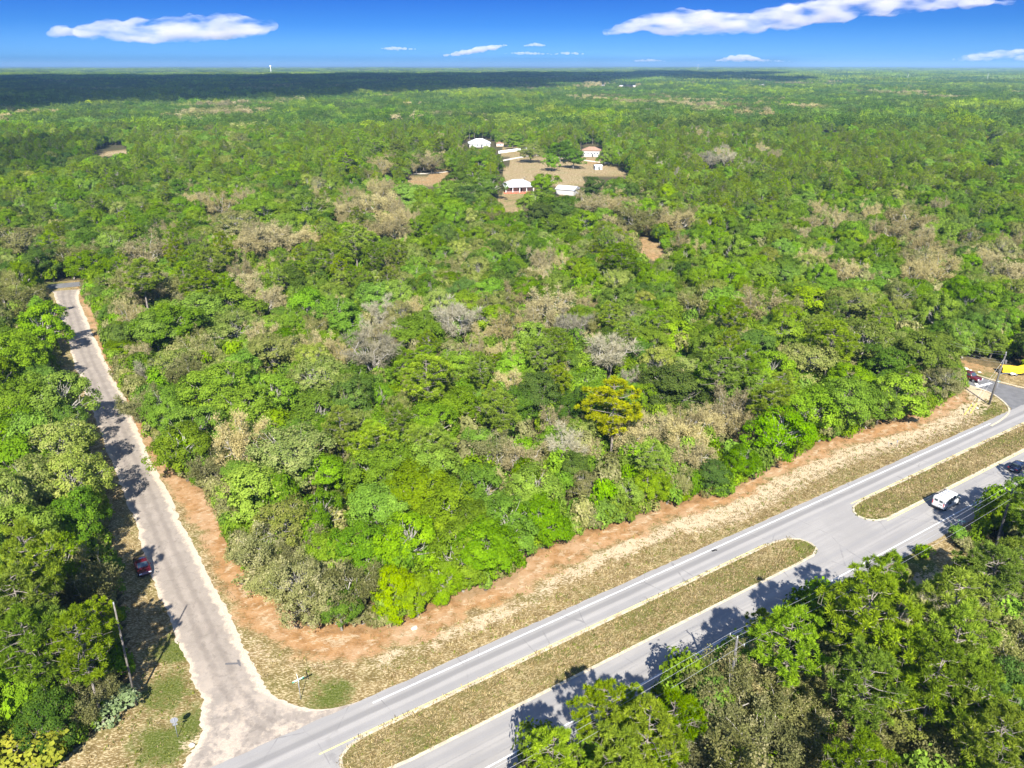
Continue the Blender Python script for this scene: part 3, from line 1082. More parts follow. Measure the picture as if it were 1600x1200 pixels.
for i in range(5):
    cr, sg = broadleaf(100 + i, 4.6, 10.5 - 0.4 * i, 9 + i % 3, 14500, 0.265, 0.15, 1.0, 0.155, ragged=0.5)
    add_proto('O', cr, sg, 4.6, 10.5 - 0.4 * i, 'bark_pale')
for i in range(3):
    cr, sg = broadleaf(120 + i, 4.4, 9.6, 9, 13500, 0.26, 0.12, 1.0, 0.17, ragged=0.4)
    add_proto('D', cr, sg, 4.4, 9.6, 'bark')
for i in range(2):
    cr, sg = broadleaf(130 + i, 3.4, 8.5, 8, 9500, 0.255, 0.12, 1.1, 0.17, ragged=0.7)
    add_proto('L', cr, sg, 3.4, 8.5, 'bark')
for i in range(3):
    cr, sg = broadleaf(140 + i, 4.6, 9.8, 11, 13500, 0.245, 0.15, 1.0, 0.13, pale=1, ragged=0.8)
    add_proto('V', cr, sg, 4.6, 9.8, 'bark_pale')
for i in range(3):
    cr, sg = broadleaf(150 + i, 4.3, 9.2, 10, 10000, 0.24, 0.14, 1.0, 0.13, pale=1, ragged=1.2) if i == 0 else twiggy(155 + i, 4.3, 9.0, 9500, 0.215, 2600, low=0.2)
    add_proto('G', cr, sg, 4.3, 9.2, 'bark_pale')
for i in range(3):
    cr, sg = twiggy(160 + i, 4.4, 9.4, 6200, 0.20, 3000, tw=0.055)
    add_proto('T', cr, sg, 4.4, 9.4, 'bark_pale')
for i in range(3):
    cr, sg = twiggy(170 + i, 4.4, 9.8, 1800, 0.17, 4200, tw=0.055)
    add_proto('B', cr, sg, 4.4, 9.8, 'bark_pale')
for i in range(4):
    cr, sg = pine(180 + i, 3.9, 15.0 - i, 48, 4.6, 115, 0.38 + 0.05 * (i % 2), needle=0.46, w=0.072, umbrella=0.5)
    add_proto('P', cr, sg, 3.9, 15.0 - i, 'bark_pine')
cr, sg = pine(190, 4.0, 13, 40, 4.4, 110, 0.33, needle=0.46, w=0.08, umbrella=0.5)
add_proto('Y', cr, sg, 4.0, 13, 'bark_pine')
for typ, sd_ in (('S', 200), ('W', 210), ('Z', 220), ('K', 230)):
    M.setdefault('S', M['O'])
    M.setdefault('K', M['G'])
    for i in range(3 if typ in 'SK' else 1):
        cr, sg = broadleaf(sd_ + i, 1.5, 2.4, 6, 1500, 0.25, 0.05, 0.9, 0.24, ragged=1.0)
        add_proto(typ, cr, sg, 1.5, 2.4, 'bark')

KIND = {'O': ('oak_tree', 'bright green oak'), 'D': ('oak_tree', 'dark green oak'), 'L': ('oak_tree', 'lime green oak'),
        'V': ('oak_tree', 'pale olive oak'), 'G': ('mossy_oak', 'grey-green mossy oak'), 'T': ('budding_tree', 'tan budding tree'),
        'B': ('bare_tree', 'bare grey tree'), 'P': ('pine_tree', 'green pine'), 'Y': ('pine_tree', 'yellow pine'),
        'S': ('shrub', 'low green shrub'), 'K': ('shrub', 'dull grey-green shrub'), 'W': ('shrub', 'pale mint shrub'),
        'Z': ('shrub', 'yellow-green shrub')}

# ------------------------------------------------------------------ trees: what the photograph shows, x y radius type (pixels)
MARKS = '''
267 510 42 O;317 480 46 O;367 473 42 L;530 490 36 O;593 487 24 B;513 500 26 T;583 552 46 B;533 552 22 T;650 517 42 O;367 512 40 V;433 550 40 V;
317 550 32 G;233 582 20 B;340 607 48 O;387 633 46 O;300 660 46 O;283 697 40 O;433 607 42 O;500 593 42 V;493 640 40 O;583 677 40 P;420 667 20 T;
327 722 30 G;450 715 62 V;400 765 46 L;600 735 50 O;650 757 50 O;677 680 38 P;220 633 28 G;243 517 36 O;233 453 36 T;220 427 32 P;262 450 32 G;
317 433 36 P;350 447 20 O;390 443 26 T;417 473 28 T;440 820 45 V;
717 500 42 B;787 513 28 T;862 480 36 T;892 512 30 B;863 540 26 P;890 563 24 O;953 553 42 B;733 553 24 T;667 577 44 P;717 633 38 O;807 633 34 D;
780 630 34 P;790 600 26 T;960 628 50 Y;1052 603 46 D;1067 577 24 V;883 700 32 B;917 707 26 T;1017 667 32 T;1017 715 26 P;983 683 30 T;1073 683 38 T;
1080 717 34 T;817 717 36 T;777 707 32 G;853 690 22 O;900 733 30 D;947 747 22 L;917 762 26 G;1018 760 28 O;667 735 44 O;750 762 46 O;833 765 42 O;
800 573 26 L;720 570 30 O;750 690 26 O;
1267 633 42 O;1233 683 46 O;1333 633 42 O;1417 617 36 L;1450 552 40 O;1350 537 46 V;1300 520 38 P;1260 565 42 V;1123 572 36 P;1177 483 38 T;
1093 480 32 G;1267 467 32 L;1333 477 38 V;1143 640 34 T;1173 670 32 T;1117 662 30 T;1067 667 30 T;1033 720 26 L;1483 600 24 G;1060 523 30 L;
1200 575 36 O;1220 520 36 O;1180 540 34 D;1390 570 36 D;1400 640 24 O;1120 745 26 D;1160 720 26 O;1060 750 26 G;980 770 26 O;1210 620 32 P;
233 393 40 T;417 375 40 T;385 385 36 T;327 397 26 P;227 447 30 G;73 417 26 D;33 378 34 G;143 410 28 O;110 400 24 G;
477 935 48 G;443 905 40 G;543 912 46 G;533 962 32 D;617 918 34 L;652 932 28 L;767 880 50 O;717 858 48 O;633 838 50 O;567 848 48 O;867 830 44 O;
700 910 34 O;520 860 40 O;480 850 36 G;700 790 50 O;790 820 46 O;590 790 46 O;400 850 38 G;410 905 30 K;740 820 44 O;
75 975 42 P;125 1000 40 P;30 950 42 P;140 902 42 G;75 882 42 O;40 770 44 V;115 750 42 V;90 700 42 V;50 685 42 O;30 840 42 O;50 1050 40 O;
140 1098 32 G;178 1100 24 W;38 1172 44 Z;30 630 40 O;90 620 40 O;120 805 36 D;20 560 36 O;60 500 32 O;25 470 30 G;45 1000 42 P;15 720 42 L;70 1120 34 D;
110 1040 34 O;150 960 28 P;
1240 987 46 P;1353 950 58 P;1380 910 34 P;1417 1013 54 P;1490 960 50 P;1495 1010 46 P;1460 1055 48 P;1527 1085 42 P;1353 1068 44 P;1353 1175 44 P;
1567 1150 44 P;1140 1080 56 G;1233 1085 50 G;1200 1150 54 G;1500 915 32 B;1450 975 34 B;1543 950 36 B;1567 1027 40 G;1560 868 40 P;1600 862 38 P;
944 1103 42 P;990 1094 20 P;1053 1119 46 P;966 1166 50 P;1012 1152 46 P;862 1192 42 P;894 1146 14 L;1153 1070 40 T;1153 1166 46 G;
1270 1160 44 G;1420 1120 46 V;1470 1160 46 G;1575 900 40 D;1590 980 40 G;1100 1150 44 G;1080 1190 44 G;1300 1090 40 G;1590 1090 40 D;1400 1180 40 G;
1510 890 26 P;1450 960 24 G;1180 1040 34 T;1090 1065 26 K;
715 285 28 D;762 288 26 O;748 255 28 O;728 305 26 D;702 300 22 O;880 330 26 D;840 335 26 D;600 260 26 T;680 255 26 T;838 238 22 V;740 275 40 O;725 300 26 O;850 285 22 O;860 325 44 D;835 315 28 O;930 290 22 D;970 395 34 P;
910 345 26 O;870 350 30 O;1060 345 36 T;1000 345 34 G;925 320 30 T;955 320 20 T;803 220 14 L;885 237 26 D;907 247 20 D;872 252 14 O;955 245 12 O;
590 320 34 T;610 345 28 T;520 328 20 T;345 320 24 T;560 330 22 T;610 360 30 T;570 365 26 T;440 375 34 T;480 372 28 T;370 350 34 G;410 325 32 O;
485 325 34 O;520 390 34 P;555 375 30 P;660 350 22 O;700 320 28 O;640 300 30 O;1420 345 34 T;1400 365 24 T;1270 350 18 T;1310 350 18 T;1465 420 28 T;
1590 425 26 T;1330 425 24 T;1190 430 24 L;1205 430 18 Z;1280 310 14 W;1545 262 16 Z;1528 265 14 Z;1462 296 12 Z;1330 180 20 L;1420 170 12 Z;
1565 185 24 Z;1545 215 16 Z;1240 130 12 L;1110 250 24 B;1140 250 22 B;1020 178 20 B;650 215 22 P;620 225 24 P;585 225 24 P;560 215 22 P;690 220 22 P;
540 250 26 P;
'''
HINTS = '''
60 140 D;200 150 D;350 140 D;500 135 P;700 140 D;100 210 O;200 205 L;300 200 O;400 190 L;500 200 L;560 190 O;350 215 V;330 260 O;60 260 D;
150 270 D;250 262 D;100 300 O;40 330 O;150 320 D;230 300 O;330 300 O;430 270 O;480 250 L;620 190 O;700 160 L;760 150 O;850 150 O;950 160 O;
1150 150 O;1250 155 P;1350 140 P;1450 150 P;1550 140 P;1230 170 O;1480 190 D;1370 200 D;1280 230 P;1200 210 D;1120 200 G;1100 230 P;1050 260 P;
1150 280 P;1250 280 P;1180 310 P;1120 320 P;1300 300 O;1400 270 P;1500 330 D;1580 300 D;1350 340 L;1250 340 O;1200 370 O;1300 380 O;1400 400 O;
1520 380 O;1150 400 L;1050 370 O;850 330 O;730 340 O;700 360 O;770 380 G;800 420 O;700 420 V;750 440 G;660 470 G;600 430 P;830 400 O;900 400 O;
930 450 O;1000 450 O;1060 450 O;1120 500 O;860 430 T;940 500 T;1000 520 P;1060 560 O;1450 470 O;1500 450 O;1550 480 O;1400 450 V;1350 420 O;
1530 530 O;1580 540 O;540 430 O;480 430 P;420 400 T;300 380 O;180 380 D;60 370 D;20 400 G;10 300 D;450 300 O;530 290 G;380 250 O;620 400 V;
680 560 O;760 560 P;830 600 P;860 650 G;900 620 T;600 620 O;700 700 D;870 760 G;970 740 G;1000 620 D;1100 620 O;1290 590 P;1380 600 O;1440 600 O;
'''
MARKS = [(float(a[0]), float(a[1]), float(a[2]), a[3]) for a in (m.split() for m in MARKS.replace('\n', '').split(';') if m.strip())]
HINTS = [(float(a[0]), float(a[1]), a[2]) for a in (m.split() for m in HINTS.replace('\n', '').split(';') if m.strip())]
h_xy = np.array([(m[0], m[1]) for m in MARKS] + [(h[0], h[1]) for h in HINTS])
h_ty = np.array([m[3] for m in MARKS] + [h[2] for h in HINTS])
h_ty = np.where(np.isin(h_ty, ['W', 'K', 'S', 'Y']), 'O', h_ty)

TREES = []      # dict(x, y, R, H, s, typ, var, px, py, mark)


def new_tree(x, y, typ, s, mark, sz=1.0):
    p = PROTO[typ]
    var = int(rng.integers(0, len(p)))
    TREES.append(dict(x=x, y=y, typ=typ, var=var, s=s, sz=sz, R=p[var]['R'] * s, H=p[var]['H'] * s * sz, rz=rng.uniform(0, 6.283), mark=mark))
    return TREES[-1]


for (px, py, r, typ) in MARKS:
    p = PROTO[typ][0]
    s = 1.0
    cz = 0.62 if typ not in 'PY' else 0.74
    for _ in range(4):
        z = min(p['H'] * s * cz, 50)
        q = at(px, py, z)
        dist = math.sqrt(q[0] ** 2 + q[1] ** 2 + (H - z) ** 2)
        s = r / FPX * dist / p['R'] * 1.06
        s = min(max(s, 0.35), 2.1)
    hh = 1.0 / max(1.0, s) ** 0.55 if s > 1 else 1.0
    hh *= 1.2 if (py > 780 and px > 800 and not (px > 1480 and py < 900) and typ == 'P') or (px < 170 and py > 480) else 1.0
    z = p['H'] * s * hh * cz
    q = at(px, py, z)
    if typ in 'OVGTBDL':                 # keep the foot of the tree off the open ground
        for _ in range(12):
            if forest_mask(q[None, :2])[0]:
                break
            q[:2] += np.array((-0.3 if px > 300 else -0.8, 0.9 if sn(q[None, :2])[1][0] > 0 else -0.9))
    new_tree(q[0], q[1], typ, s, True, hh)

# fill: dart throwing over the visible land, the kind of each tree taken from its neighbours in the photograph
cell = {}
CS = 6.0


def put_cell(x, y, rad):
    cell.setdefault((int(x // CS), int(y // CS)), []).append((x, y, rad))


def free(x, y, rad, k=0.56):
    cx, cy = int(x // CS), int(y // CS)
    for i in range(cx - 2, cx + 3):
        for j in range(cy - 2, cy + 3):
            for (a, b, q) in cell.get((i, j), ()):
                if (a - x) ** 2 + (b - y) ** 2 < (k * (rad + q)) ** 2:
                    return False
    return True


for tdict in TREES:
    put_cell(tdict['x'], tdict['y'], tdict['R'])
CLEAR_PX = [np.array(c, float) for c in CLEAR + BUILT + [[(1430, 730), (1560, 730), (1550, 792), (1512, 826), (1440, 842)], [(1486, 556), (1612, 560), (1612, 650), (1500, 650)]]]
N_TRY = 76000
mk_px = np.array([(m_[0], m_[1], m_[2], pix(np.array((t_['x'], t_['y'], t_['H'] * .6)))[2]) for m_, t_ in zip(MARKS, TREES)])
FAR_FILL = 800.0
yy_ = np.sqrt(rng.uniform(20 ** 2, FAR_FILL ** 2, N_TRY))
xx_ = rng.uniform(-1, 1, N_TRY) * (yy_ * 0.86 + 45)
o_ = np.argsort(yy_)
cand = np.stack([xx_, yy_], 1)[o_]
okf = forest_mask(cand)
bd = np.minimum(dist_line(cand, poly_at(TREE_N)), dist_line(cand, poly_at(LEFT_LINE)))
bd = np.minimum(bd, np.abs(sn(cand)[1] + 18.0))
cpx, cpy, cdep = pix(np.column_stack([cand, np.full(len(cand), 7.0)]))
PROB = {'O': 'OOOOODV', 'D': 'DDDOOP', 'L': 'OOLO', 'V': 'VVOOG', 'G': 'GGVDOO', 'T': 'TTTGOO', 'B': 'BTGOO', 'P': 'PPPOD', 'Z': 'OOOZV'}
for i in range(len(cand)):
    if not okf[i]:
        continue
    x, y = cand[i]
    dpx = (h_xy[:, 0] - cpx[i]) ** 2 + ((h_xy[:, 1] - cpy[i]) * 1.6) ** 2
    j = np.argpartition(dpx, 3)[:3]
    j = j[int(rng.choice(3, p=(0.6, 0.25, 0.15)))] if cdep[i] > 60 else j[0]
    typ = str(rng.choice(list(PROB[h_ty[j]])))
    if cpy[i] < 290 and rng.random() < 0.3:
        typ = 'P' if rng.random() < .5 else 'O'
    if typ == 'Z':
        typ = 'L'
    s = rng.uniform(0.58, 1.16) if typ != 'P' else rng.uniform(0.6, 0.95)
    if bd[i] < 6:
        s *= 0.75
    rad = PROTO[typ][0]['R'] * s
    if bd[i] < rad * 0.75 and y < 280:
        continue
    if not free(x, y, rad):
        continue
    rp = rad * FPX / cdep[i]
    if ((np.hypot(mk_px[:, 0] - cpx[i], mk_px[:, 1] - cpy[i]) < 0.55 * (mk_px[:, 2] + rp)) & (mk_px[:, 3] > cdep[i])).any():
        continue
    h = PROTO[typ][0]['H'] * s
    q = pix(np.array([(x, y, 0.5), (x, y, h), (x - rad, y, h * .7), (x + rad, y, h * .7), (x, y, h * .4), (x - rad, y, h * .35), (x + rad, y, h * .35), (x - rad * .6, y, h * .95), (x + rad * .6, y, h * .95)]))
    qq = np.stack([q[0], q[1]], 1)
    if any(inside(qq, c).any() for c in CLEAR_PX):
        continue
    put_cell(x, y, rad)
    tall = 1.35 if (x < -20 and y < 240 and inside(np.array([[x, y]]), LEFT_B)[0]) else 1.0
    new_tree(x, y, typ, s, False, rng.uniform(0.78, 1.30) * tall)

# low growth under and between the crowns
ug = 0
cell_u = {}
yy_ = np.sqrt(rng.uniform(35 ** 2, 330 ** 2, 9000))
cu_ = np.stack([rng.uniform(-1, 1, 9000) * (yy_ * 0.72 + 10), yy_], 1)
fu_ = forest_mask(cu_)
bu_ = np.minimum(dist_line(cu_, poly_at(TREE_N)), dist_line(cu_, poly_at(LEFT_LINE)))
for i in range(len(cu_)):
    if not fu_[i] or bu_[i] < 1.5:
        continue
    key = (int(cu_[i, 0] // 2.6), int(cu_[i, 1] // 2.6))
    if key in cell_u:
        continue
    q = pix(np.array([(*cu_[i], 0.5), (*cu_[i], 4.0)]))
    if any(inside(np.stack([q[0], q[1]], 1), c).any() for c in CLEAR_PX):
        continue
    cell_u[key] = 1
    new_tree(cu_[i, 0], cu_[i, 1], str(rng.choice(list('SSSK'))), rng.uniform(0.9, 1.9), False, rng.uniform(1.0, 1.8))['under'] = True

# shrubs along the edges of the woods
def edge_shrubs(line, step, off, lo, hi, types):
    P = poly_at(line)
    L = np.concatenate([[0], np.cumsum(np.hypot(*np.diff(P, axis=0).T))])
    for d in np.arange(0, L[-1], step):
        k = min(np.searchsorted(L, d, side='right') - 1, len(P) - 2)
        u = (d - L[k]) / (L[k + 1] - L[k])
        p = P[k] * (1 - u) + P[k + 1] * u
        tdir = (P[k + 1] - P[k]) / np.hypot(*(P[k + 1] - P[k]))
        nn = np.array((-tdir[1], tdir[0]))
        q = p + nn * (off + rng.uniform(-0.5, 1.1))
        new_tree(q[0], q[1], str(rng.choice(list(types))), rng.uniform(lo, hi), False, rng.uniform(0.9, 1.5))


edge_shrubs(TREE_N[:14], 1.3, 1.2, 0.7, 1.35, 'KKSK')
edge_shrubs(TREE_N[13:], 1.25, 1.2, 0.7, 1.5, 'SSSK')
edge_shrubs(LEFT_LINE, 2.6, -1.4, 0.6, 1.2, 'KSKS')
for s0 in np.arange(-40, 125, 2.3):
    if abs(s0 - 60) < 5:
        continue
    x, y = from_sn(s0 + rng.uniform(-.8, .8), -18.6 - rng.uniform(0, 2.0))
    new_tree(x, y, str(rng.choice(list('KKSKS'))), rng.uniform(0.5, 1.0), False, rng.uniform(0.8, 1.3))
for (px, py, s0) in ((90, 1150, 1.2), (1440, 868, .8), (1395, 905, .8), (1495, 845, .9)):
    q = at(px, py)
    new_tree(q[0], q[1], 'S', s0, False)

for tdict in TREES:
    a, b, c = pix(np.array((tdict['x'], tdict['y'], tdict['H'] * 0.6)))
    tdict['px'], tdict['py'], tdict['dep'] = float(a), float(b), float(c)
# ------------------------------------------------------------------ trees: objects
ANCHORS = [(808, 290, 'the white-roofed brick house'), (750, 225, 'the white hip-roofed house'), (925, 237, 'the brown-roofed house'),
           (1480, 785, 'the white van'), (223, 888, 'the parked red car'), (275, 1130, 'the stop sign'), (470, 1070, 'the green street name sign'),
           (960, 630, 'the yellow pine'), (1512, 588, 'the dark red pickup'), (1556, 590, 'the lamp-bearing utility pole'),
           (1585, 577, 'the yellow trailer'), (195, 1020, 'the leaning pole by the side road'), (1270, 860, 'the median nose'),
           (100, 450, 'the far end of the side road'), (675, 283, 'the orange clearing'), (1010, 390, 'the small dirt clearing'),
           (1152, 1005, 'the pole beside the highway'), (1590, 733, 'the navy car'), (38, 1172, 'the yellow-green shrub at the corner'),
           (178, 1100, 'the pale mint shrub'), (1463, 530, 'the pole top above the canopy'), (93, 552, 'the white mailbox'),
           (717, 500, 'the wide bare grey tree'), (953, 553, 'the bare tree behind the yellow pine'), (583, 552, 'the tan bare tree in mid-wood'),
           (1417, 617, 'the lime oak near the street'), (617, 918, 'the lime oak at the corner edge'), (477, 935, 'the mossy oak at the block corner'),
           (417, 375, 'the long tan thicket'), (1240, 987, 'the lone pine above the highway'), (944, 1103, 'the pine overhanging the near lane'),
           (1420, 345, 'the large tan crown, far right'), (300, 660, 'the green oaks by the side road'), (1173, 670, 'the tan thicket by the verge'),
           (863, 540, 'the tall thin pine in mid-wood'), (1350, 537, 'the olive oak in the right wood'), (670, 790, 'the broad green oaks in front'),
           (90, 660, 'the left-hand wood'), (640, 350, 'the tan trees below the clearing'), (175, 235, 'the far left sandy gap')]
SPECIAL = {(960, 630): 'bright yellow pine standing alone among green and tan crowns', (717, 500): 'wide bare grey tree in the middle of the wood',
           (953, 553): 'large bare twiggy tree just behind the yellow pine', (583, 552): 'broad tan bare tree left of centre in the wood',
           (1417, 617): 'lime green oak at the wood edge nearest the street', (617, 918): 'tall lime green tree on the front edge of the block',
           (652, 932): 'small lime green tree at the orange verge beside its taller twin', (477, 935): 'grey-green mossy oak on the corner of the block',
           (38, 1172): 'yellow-green shrub in the bottom left corner', (178, 1100): 'pale mint leafy shrub near the foot of the leaning pole',
           (1240, 987): 'round bright pine beside the highway, apart from the pine cluster', (944, 1103): 'bright pine at the bottom, leaning over the near lane',
           (863, 540): 'tall thin pine with a bare trunk in mid-wood', (970, 395): 'dark round pine in front of the small dirt clearing',
           (838, 238): 'round mossy oak standing alone on the far field', (740, 275): 'large dark green oak left of the brick house',
           (860, 325): 'big green oak in front of the white shed roof', (894, 1146): 'small lime bush between the bottom pines and the lane',
           (1450, 552): 'green oak under the pole top, at the street corner', (867, 830): 'bright green oak where the front verge begins to widen',
           (1353, 950): 'biggest pine of the bottom right cluster', (140, 902): 'mossy oak leaning toward the parked red car',
           (1490, 960): 'pine at the back right of the bottom right cluster'}
COLOUR = {}
SIDE_W = {0: 'left of', 1: 'right of', 2: 'in front of', 3: 'behind'}
ORD = ['nearest', 'second', 'third', 'fourth', 'fifth', 'sixth', 'seventh', 'eighth', 'ninth', 'tenth']
inview = [t for t in TREES if not t.get('under') and -40 < t['px'] < 1640 and t['py'] < 1260]
by_kind = {}
for t_ in inview:
    by_kind.setdefault(KIND[t_['typ']][0], []).append(t_)
singles = []
LIMIT = {'oak_tree': 300, 'mossy_oak': 250, 'budding_tree': 260, 'bare_tree': 150, 'pine_tree': 300, 'shrub': 280}
for k, L in by_kind.items():
    L.sort(key=lambda q: -(q['R'] * (2 if q['mark'] else 1)) / q['dep'])
    singles += L[:LIMIT[k]]
for t_ in singles:
    t_['single'] = True
ANCHORS += [(1292, 206, 'the long white-roofed house'), (1440, 242, 'the low white roof, far right'), (1503, 220, 'the small far white roof'),
            (1110, 250, 'the grey bare trees, far right'), (788, 237, 'the white panel fence'), (887, 298, 'the white metal shed'), (345, 320, 'the far-left tan crown'),
            (520, 328, 'the tan crown left of mid-wood'), (1177, 483, 'the tan crowns in the right wood'), (1465, 420, 'the tan crown at far right'),
            (233, 393, 'the tan crown near the road end'), (620, 215, 'the dark pine stand'), (1400, 697, 'the grey marker sign'), (819, 292, 'the dark house pole')]
apx = np.array([(a[0], a[1]) for a in ANCHORS], float)
desc_l = {}
for t_ in inview:
    desc_l.setdefault(KIND[t_['typ']][1], []).append(t_)
RANK = {}
for desc, L in desc_l.items():
    px_ = np.array([(q['px'], q['py']) for q in L])
    for a in range(len(ANCHORS)):
        dx, dy = px_[:, 0] - apx[a, 0], px_[:, 1] - apx[a, 1]
        sec = np.where(np.abs(dx) > np.abs(dy), np.where(dx < 0, 0, 1), np.where(dy > 0, 2, 3))
        dd_ = np.hypot(dx, dy)
        for sq in range(4):
            ii = np.where((sec == sq) & (dd_ > 9))[0]
            for rank, j in enumerate(ii[np.argsort(dd_[ii])][:10]):
                RANK.setdefault(id(L[j]), []).append((rank + dd_[j] / 120.0, rank, a, sq))
for t_ in singles:
    desc = KIND[t_['typ']][1]
    opt = RANK.get(id(t_))
    if opt:
        _, rank, a, sq = min(opt)
        t_['label'] = f'{desc}, {"the nearest" if rank == 0 else ORD[rank] + " nearest"} {SIDE_W[sq]} {ANCHORS[a][2]}'
    else:
        d = np.hypot(apx[:, 0] - t_['px'], apx[:, 1] - t_['py'])
        a = int(np.argmin(d))
        dx, dy = t_['px'] - apx[a, 0], t_['py'] - apx[a, 1]
        sq = (0 if dx < 0 else 1) if abs(dx) > abs(dy) else (2 if dy > 0 else 3)
        t_['label'] = f'{desc} farther {SIDE_W[sq]} {ANCHORS[a][2]}'
    t_['group'] = {'oak_tree': 'oaks of the wood', 'mossy_oak': 'mossy oaks of the wood', 'budding_tree': 'budding trees of the wood',
                   'bare_tree': 'bare trees of the wood', 'pine_tree': 'pines of the wood', 'shrub': 'shrubs along the wood edges'}[KIND[t_['typ']][0]]
mk = {(m[0], m[1]): i for i, m in enumerate(MARKS)}
for (sx_, sy_), lab in SPECIAL.items():
    if (sx_, sy_) in mk:
        TREES[mk[(sx_, sy_)]]['label'] = lab
first = {}
for t_ in singles:
    p = PROTO[t_['typ']][t_['var']]
    key = (t_['typ'], t_['var'])
    if key not in first:
        root = empty(KIND[t_['typ']][0], (0, 0, 0))
        c_ = link('crown', p['crown'], root)
        k_ = link('trunk', p['trunk'], root)
        first[key] = (root, c_, k_)
    else:
        r0, c0, k0 = first[key]
        root = r0.copy()
        COL.objects.link(root)
        c_ = c0.copy()
        COL.objects.link(c_)
        c_.parent = root
        k_ = k0.copy()
        COL.objects.link(k_)
        k_.parent = root
    root.location = (t_['x'], t_['y'], 0)
    root.rotation_euler = (0, 0, t_['rz'])
    root.scale = (t_['s'], t_['s'], t_['s'] * t_['sz'])
    tag(root, t_['label'], 'shrub' if KIND[t_['typ']][0] == 'shrub' else 'tree', t_['group'])

# ------------------------------------------------------------------ trees: the rest of the woods, as masses
def mass(name, pts, rz, sc, idx_, protos):
    """One object: copies of the prototypes on points (geometry nodes)."""
    coll = bpy.data.collections.new(name + '_kinds')
    for i, me in enumerate(protos):
        coll.objects.link(bpy.data.objects.new(f'{name}_kind_{i:03d}', me))
    me = bpy.data.meshes.new(name)
    me.vertices.add(len(pts))
    me.vertices.foreach_set('co', np.ascontiguousarray(pts, np.float32).ravel())
    for an, typ, val in (('rz', 'FLOAT_VECTOR', np.column_stack([np.zeros(len(pts)), np.zeros(len(pts)), rz])), ('sc', 'FLOAT_VECTOR', sc)):
        at_ = me.attributes.new(an, typ, 'POINT')
        at_.data.foreach_set('vector', np.ascontiguousarray(val, np.float32).ravel())
    at_ = me.attributes.new('kind_i', 'INT', 'POINT')
    at_.data.foreach_set('value', np.asarray(idx_, np.int32))
    o = link(name, me)
    ng = bpy.data.node_groups.new(name, 'GeometryNodeTree')
    ng.interface.new_socket(name='Geometry', in_out='INPUT', socket_type='NodeSocketGeometry')
    ng.interface.new_socket(name='Geometry', in_out='OUTPUT', socket_type='NodeSocketGeometry')
    gi, go = ng.nodes.new('NodeGroupInput'), ng.nodes.new('NodeGroupOutput')
    ci = ng.nodes.new('GeometryNodeCollectionInfo')
    ci.inputs['Collection'].default_value = coll
    ci.inputs['Separate Children'].default_value = True
    ci.inputs['Reset Children'].default_value = True
    ip = ng.nodes.new('GeometryNodeInstanceOnPoints')
    ip.inputs['Pick Instance'].default_value = True

    def named(nm, typ):
        nd = ng.nodes.new('GeometryNodeInputNamedAttribute')
        nd.data_type = typ
        nd.inputs['Name'].default_value = nm
        return nd.outputs['Attribute']
    ng.links.new(gi.outputs[0], ip.inputs['Points'])
    ng.links.new(ci.outputs[0], ip.inputs['Instance'])
    ng.links.new(named('kind_i', 'INT'), ip.inputs['Instance Index'])
    ng.links.new(named('rz', 'FLOAT_VECTOR'), ip.inputs['Rotation'])
    ng.links.new(named('sc', 'FLOAT_VECTOR'), ip.inputs['Scale'])
    ng.links.new(ip.outputs[0], go.inputs[0])
    md = o.modifiers.new('scatter', 'NODES')
    md.node_group = ng
    return o


GROUPS = {'broadleaf_woods': 'ODLVG', 'budding_woods': 'TB', 'pine_woods': 'PY', 'undergrowth': 'SKWZ'}
GLAB = {'broadleaf_woods': 'green broadleaf woods closing in around the houses and far clearings', 'budding_woods': 'tan and grey budding woods among the far green canopy',
        'pine_woods': 'dark pine woods in the middle distance', 'undergrowth': 'low undergrowth along the shaded edges of the woods'}
for gname, types in GROUPS.items():
    protos, where = [], {}
    for typ in types:
        for v, p in enumerate(PROTO[typ]):
            where[(typ, v)] = len(protos)
            if p['whole'] is None:
                p['whole'] = whole_mesh('tree', p['cr'], p['segs'], M[typ], M[p['bark']])
            protos.append(p['whole'])
    L = [t_ for t_ in TREES if not t_.get('single') and t_['typ'] in types]
    if not L:
        continue
    pts = np.array([(t_['x'], t_['y'], 0) for t_ in L])
    sc = np.array([(t_['s'], t_['s'], t_['s'] * t_['sz']) for t_ in L])
    o = mass(gname, pts, np.array([t_['rz'] for t_ in L]), sc, [where[(t_['typ'], t_['var'])] for t_ in L], protos)
    tag(o, GLAB[gname], 'woods', kind='stuff')

# far canopy: patches of coarse crowns
def patch(seed, size, n, typ, mixp=0.15, hmax=15, nl=210, leaf=1.0):
    r = np.random.default_rng(seed)
    Vs, lv, cv = [], [], []
    for i in range(n):
        x, y = r.uniform(-size / 2, size / 2, 2)
        h = r.uniform(0.62, 1.0) * hmax
        if typ == 'P':
            h = r.uniform(0.8, 1.15) * hmax
        rad = r.uniform(3.0, 5.2)
        k = nl
        d = rand_dir(r, k)
        d[:, 2] = np.where(d[:, 2] < -0.3, -d[:, 2], d[:, 2])
        lump = 1 + 0.22 * np.sin(d[:, 0] * 5 + i) * np.cos(d[:, 1] * 5 + 2 * i) + 0.12 * np.sin(d[:, 2] * 9 + i)
        zc, hz = h * 0.58, h * 0.42
        pos = np.array((x, y, zc)) + d * lump[:, None] * np.array((rad, rad, hz)) * r.uniform(0.75, 1.05, k)[:, None]
        nr = unit(d + r.normal(size=(k, 3)) * 0.5)
        sz = leaf * r.uniform(0.6, 1.3, k)
        Vs.append(quads(pos, nr, sz, sz * .8, r))
        tone = r.random()
        lv.append(np.clip(tone * 0.7 + r.random(k) * 0.3, 0, 1))
        cv.append(np.full(k, r.random()))
    return np.concatenate(Vs), np.concatenate(lv), np.concatenate(cv)


